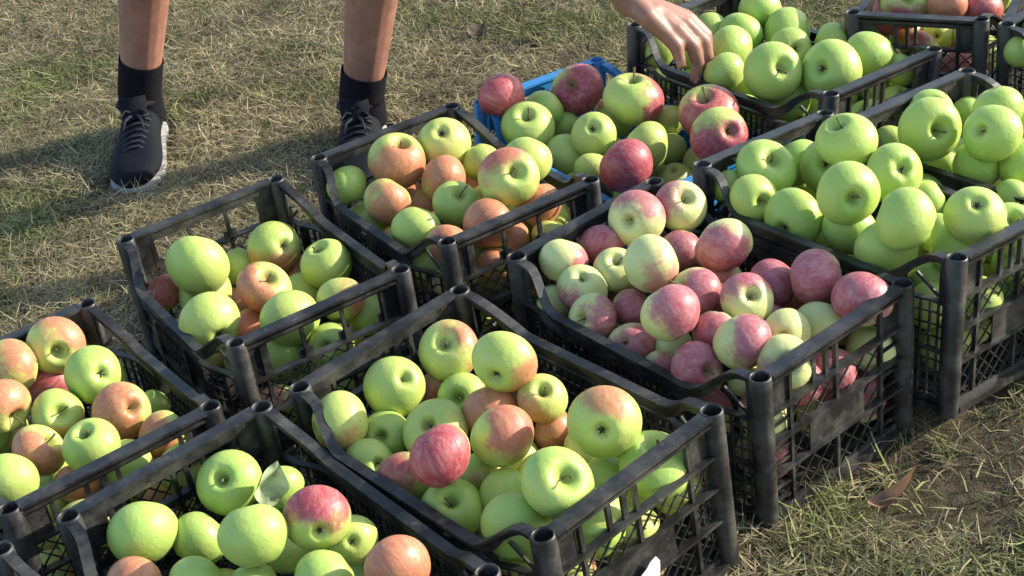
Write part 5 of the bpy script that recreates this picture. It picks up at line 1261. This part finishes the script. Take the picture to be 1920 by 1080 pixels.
def shoe(heel, toe, ank, low):
    heel = Vector((*heel, 0)); toe = Vector((*toe, 0)); d = (toe - heel); Ln = d.length; d.normalize(); s = Vector((d.y, -d.x, 0))
    st = [(0, .020, .070), (.035, .031, .080), (.10, .036, .086), (.20, .037, .088), (.30, .037, .086), (.40, .039, .078), (.50, .0425, .068), (.60, .0465, .060), (.70, .0495, .054), (.80, .0495, .050), (.88, .0455, .047), (.94, .037, .043), (.98, .025, .037), (1.0, .011, .030)]
    n = 20
    mb = MB()
    for t, w, hh in st:
        c = heel + d * (t * Ln)
        for k in range(n):
            a = 2 * math.pi * k / n; ca, sa = math.cos(a), math.sin(a)
            e = .72
            x = math.copysign(abs(ca) ** e, ca) * w * (1 - .20 * max(0, sa)); z = .009 + (hh - .009) * (.5 + .5 * math.copysign(abs(sa) ** .8, sa))
            mb.v.append(tuple(c + s * x + Vector((0, 0, z))))
    m = len(st)
    for i in range(m - 1):
        for k in range(n):
            a = i * n + k; b = i * n + (k + 1) % n; mb.f.append((a, a + n, b + n, b))
    mb.f.append(tuple(range(n))); mb.f.append(tuple((m - 1) * n + k for k in reversed(range(n))))
    sh = obj('shoe', mb.mesh('shoe', M_SHOE, True), person)
    mb = MB(); n = 0
    per = [(t, 1, w) for t, w, _ in st] + [(t, -1, w) for t, w, _ in reversed(st)]
    for z, g in ((.001, .002), (.003, .0022), (.0095, .0020), (.012, .0005)):
        for t, sg, w in per:
            mb.v.append(tuple(heel + d * ((t - .5) * (Ln + 2 * g) + Ln / 2) + s * (sg * (w + g)) + Vector((0, 0, z + (.006 * max(0, t - .8) if z < .01 else 0)))))
    q = len(per)
    for i in range(3):
        for k in range(q):
            a = i * q + k; b = i * q + (k + 1) % q; mb.f.append((a, b, b + q, a + q))
    mb.f.append(tuple(reversed(range(q)))); mb.f.append(tuple(3 * q + k for k in range(q)))
    obj('sole', mb.mesh('sole', M_SOLE, True), sh)
    hs = lambda t: np.interp(t, [x[0] for x in st], [x[2] for x in st])
    mb = MB()
    for i in range(6):
        t = .43 + .058 * i; w = .027 - .0012 * i
        P = [heel + d * ((t + .012 * math.sin(3 * u)) * Ln) + s * (u * w) + Vector((0, 0, hs(t) + .004 - .010 * u * u)) for u in (-1, -.5, 0, .5, 1)]
        mb.tube(P, .0030, 6)
    for u, v in ((-.5, .9), (.5, -.9)):                       # bow
        c = heel + d * (.40 * Ln) + Vector((0, 0, hs(.40) + .006))
        mb.tube([c, c + s * (u * .03) + d * .006 + Vector((0, 0, .010)), c + s * (u * .055) + d * .012, c + s * (u * .03) + d * .022, c], .0026, 6)
        mb.tube([c, c + s * (u * .03) + d * .03, c + s * (u * .04) + d * .05 + Vector((0, 0, -.012))], .0024, 6)
    obj('laces', mb.mesh('laces', M_LACE, True), sh)
    mb = MB()                                                 # padded collar and tongue
    c0 = heel + d * (.21 * Ln)
    P = [c0 + d * (math.cos(a) * .050) + s * (math.sin(a) * .036) + Vector((0, 0, .090 + .006 * math.cos(a) - .006 * math.sin(a) ** 2)) for a in [2 * math.pi * k / 20 for k in range(21)]]
    mb.tube(P, .0065, 8)
    t0 = heel + d * (.42 * Ln)
    for k in range(2):
        pass
    mb.add([tuple(t0 + s * x + d * y + Vector((0, 0, z))) for x, y, z in ((-.024, .0, .080), (.024, .0, .080), (.026, -.022, .112), (-.026, -.022, .112), (-.024, .006, .078), (.024, .006, .078), (.026, -.015, .113), (-.026, -.015, .113))],
           [(0, 1, 2, 3), (7, 6, 5, 4), (3, 2, 6, 7), (0, 3, 7, 4), (1, 5, 6, 2)])
    obj('collar', mb.mesh('collar', M_SHOE, True), sh)
    top = lerp(ank, low, 1.0)
    so = lathe_limb('sock', [(ank[0], ank[1] + .002, .045), lerp(ank, low, .15), lerp(ank, low, .6), top], [.0425, .0415, .0415, .0418], M_SOCK, person, 28, .018)


shoe((-.664, 2.918), (-.659, 2.628), ank_r, lerp(ank_r, mid_r, .43))
shoe((-.222, 2.752), (-.250, 2.470), ank_l, lerp(ank_l, mid_l, .33))
# clothes that stay above the frame
bm = bmesh.new()
for knee, hip in ((knee_r, hip_r), (knee_l, hip_l)): chain(bm, [lerp(knee, hip, .22), hip], [.080, .104])
cone_pair(bm, hip_r, hip_l, .114, .114); cone_pair(bm, (-.268, 2.890, .890), (-.235, 2.86, .898), .132, .130)
remeshed('shorts', bm, M_SHORTS, .008, 3, person)
bm = bmesh.new()
chain(bm, [(-.235, 2.86, .895), lerp((-.268, 2.890, .890), chest, .5), chest], [.136, .132, .146])
cone_pair(bm, sh_l, sh_r, .080, .080); cone_pair(bm, chest, lerp(chest, neck, .6), .100, .074)
cone_pair(bm, sh_l, lerp(sh_l, elb_l, .55), .074, .064); cone_pair(bm, sh_r, lerp(sh_r, elb_r, .6), .074, .064)
remeshed('shirt', bm, M_SHIRT, .008, 3, person)
bm = bmesh.new()
cone_pair(bm, (.066, 2.455, 1.062), (.090, 2.425, 1.062), .093, .085)
remeshed('hair', bm, M_HAIR, .007, 1, person)
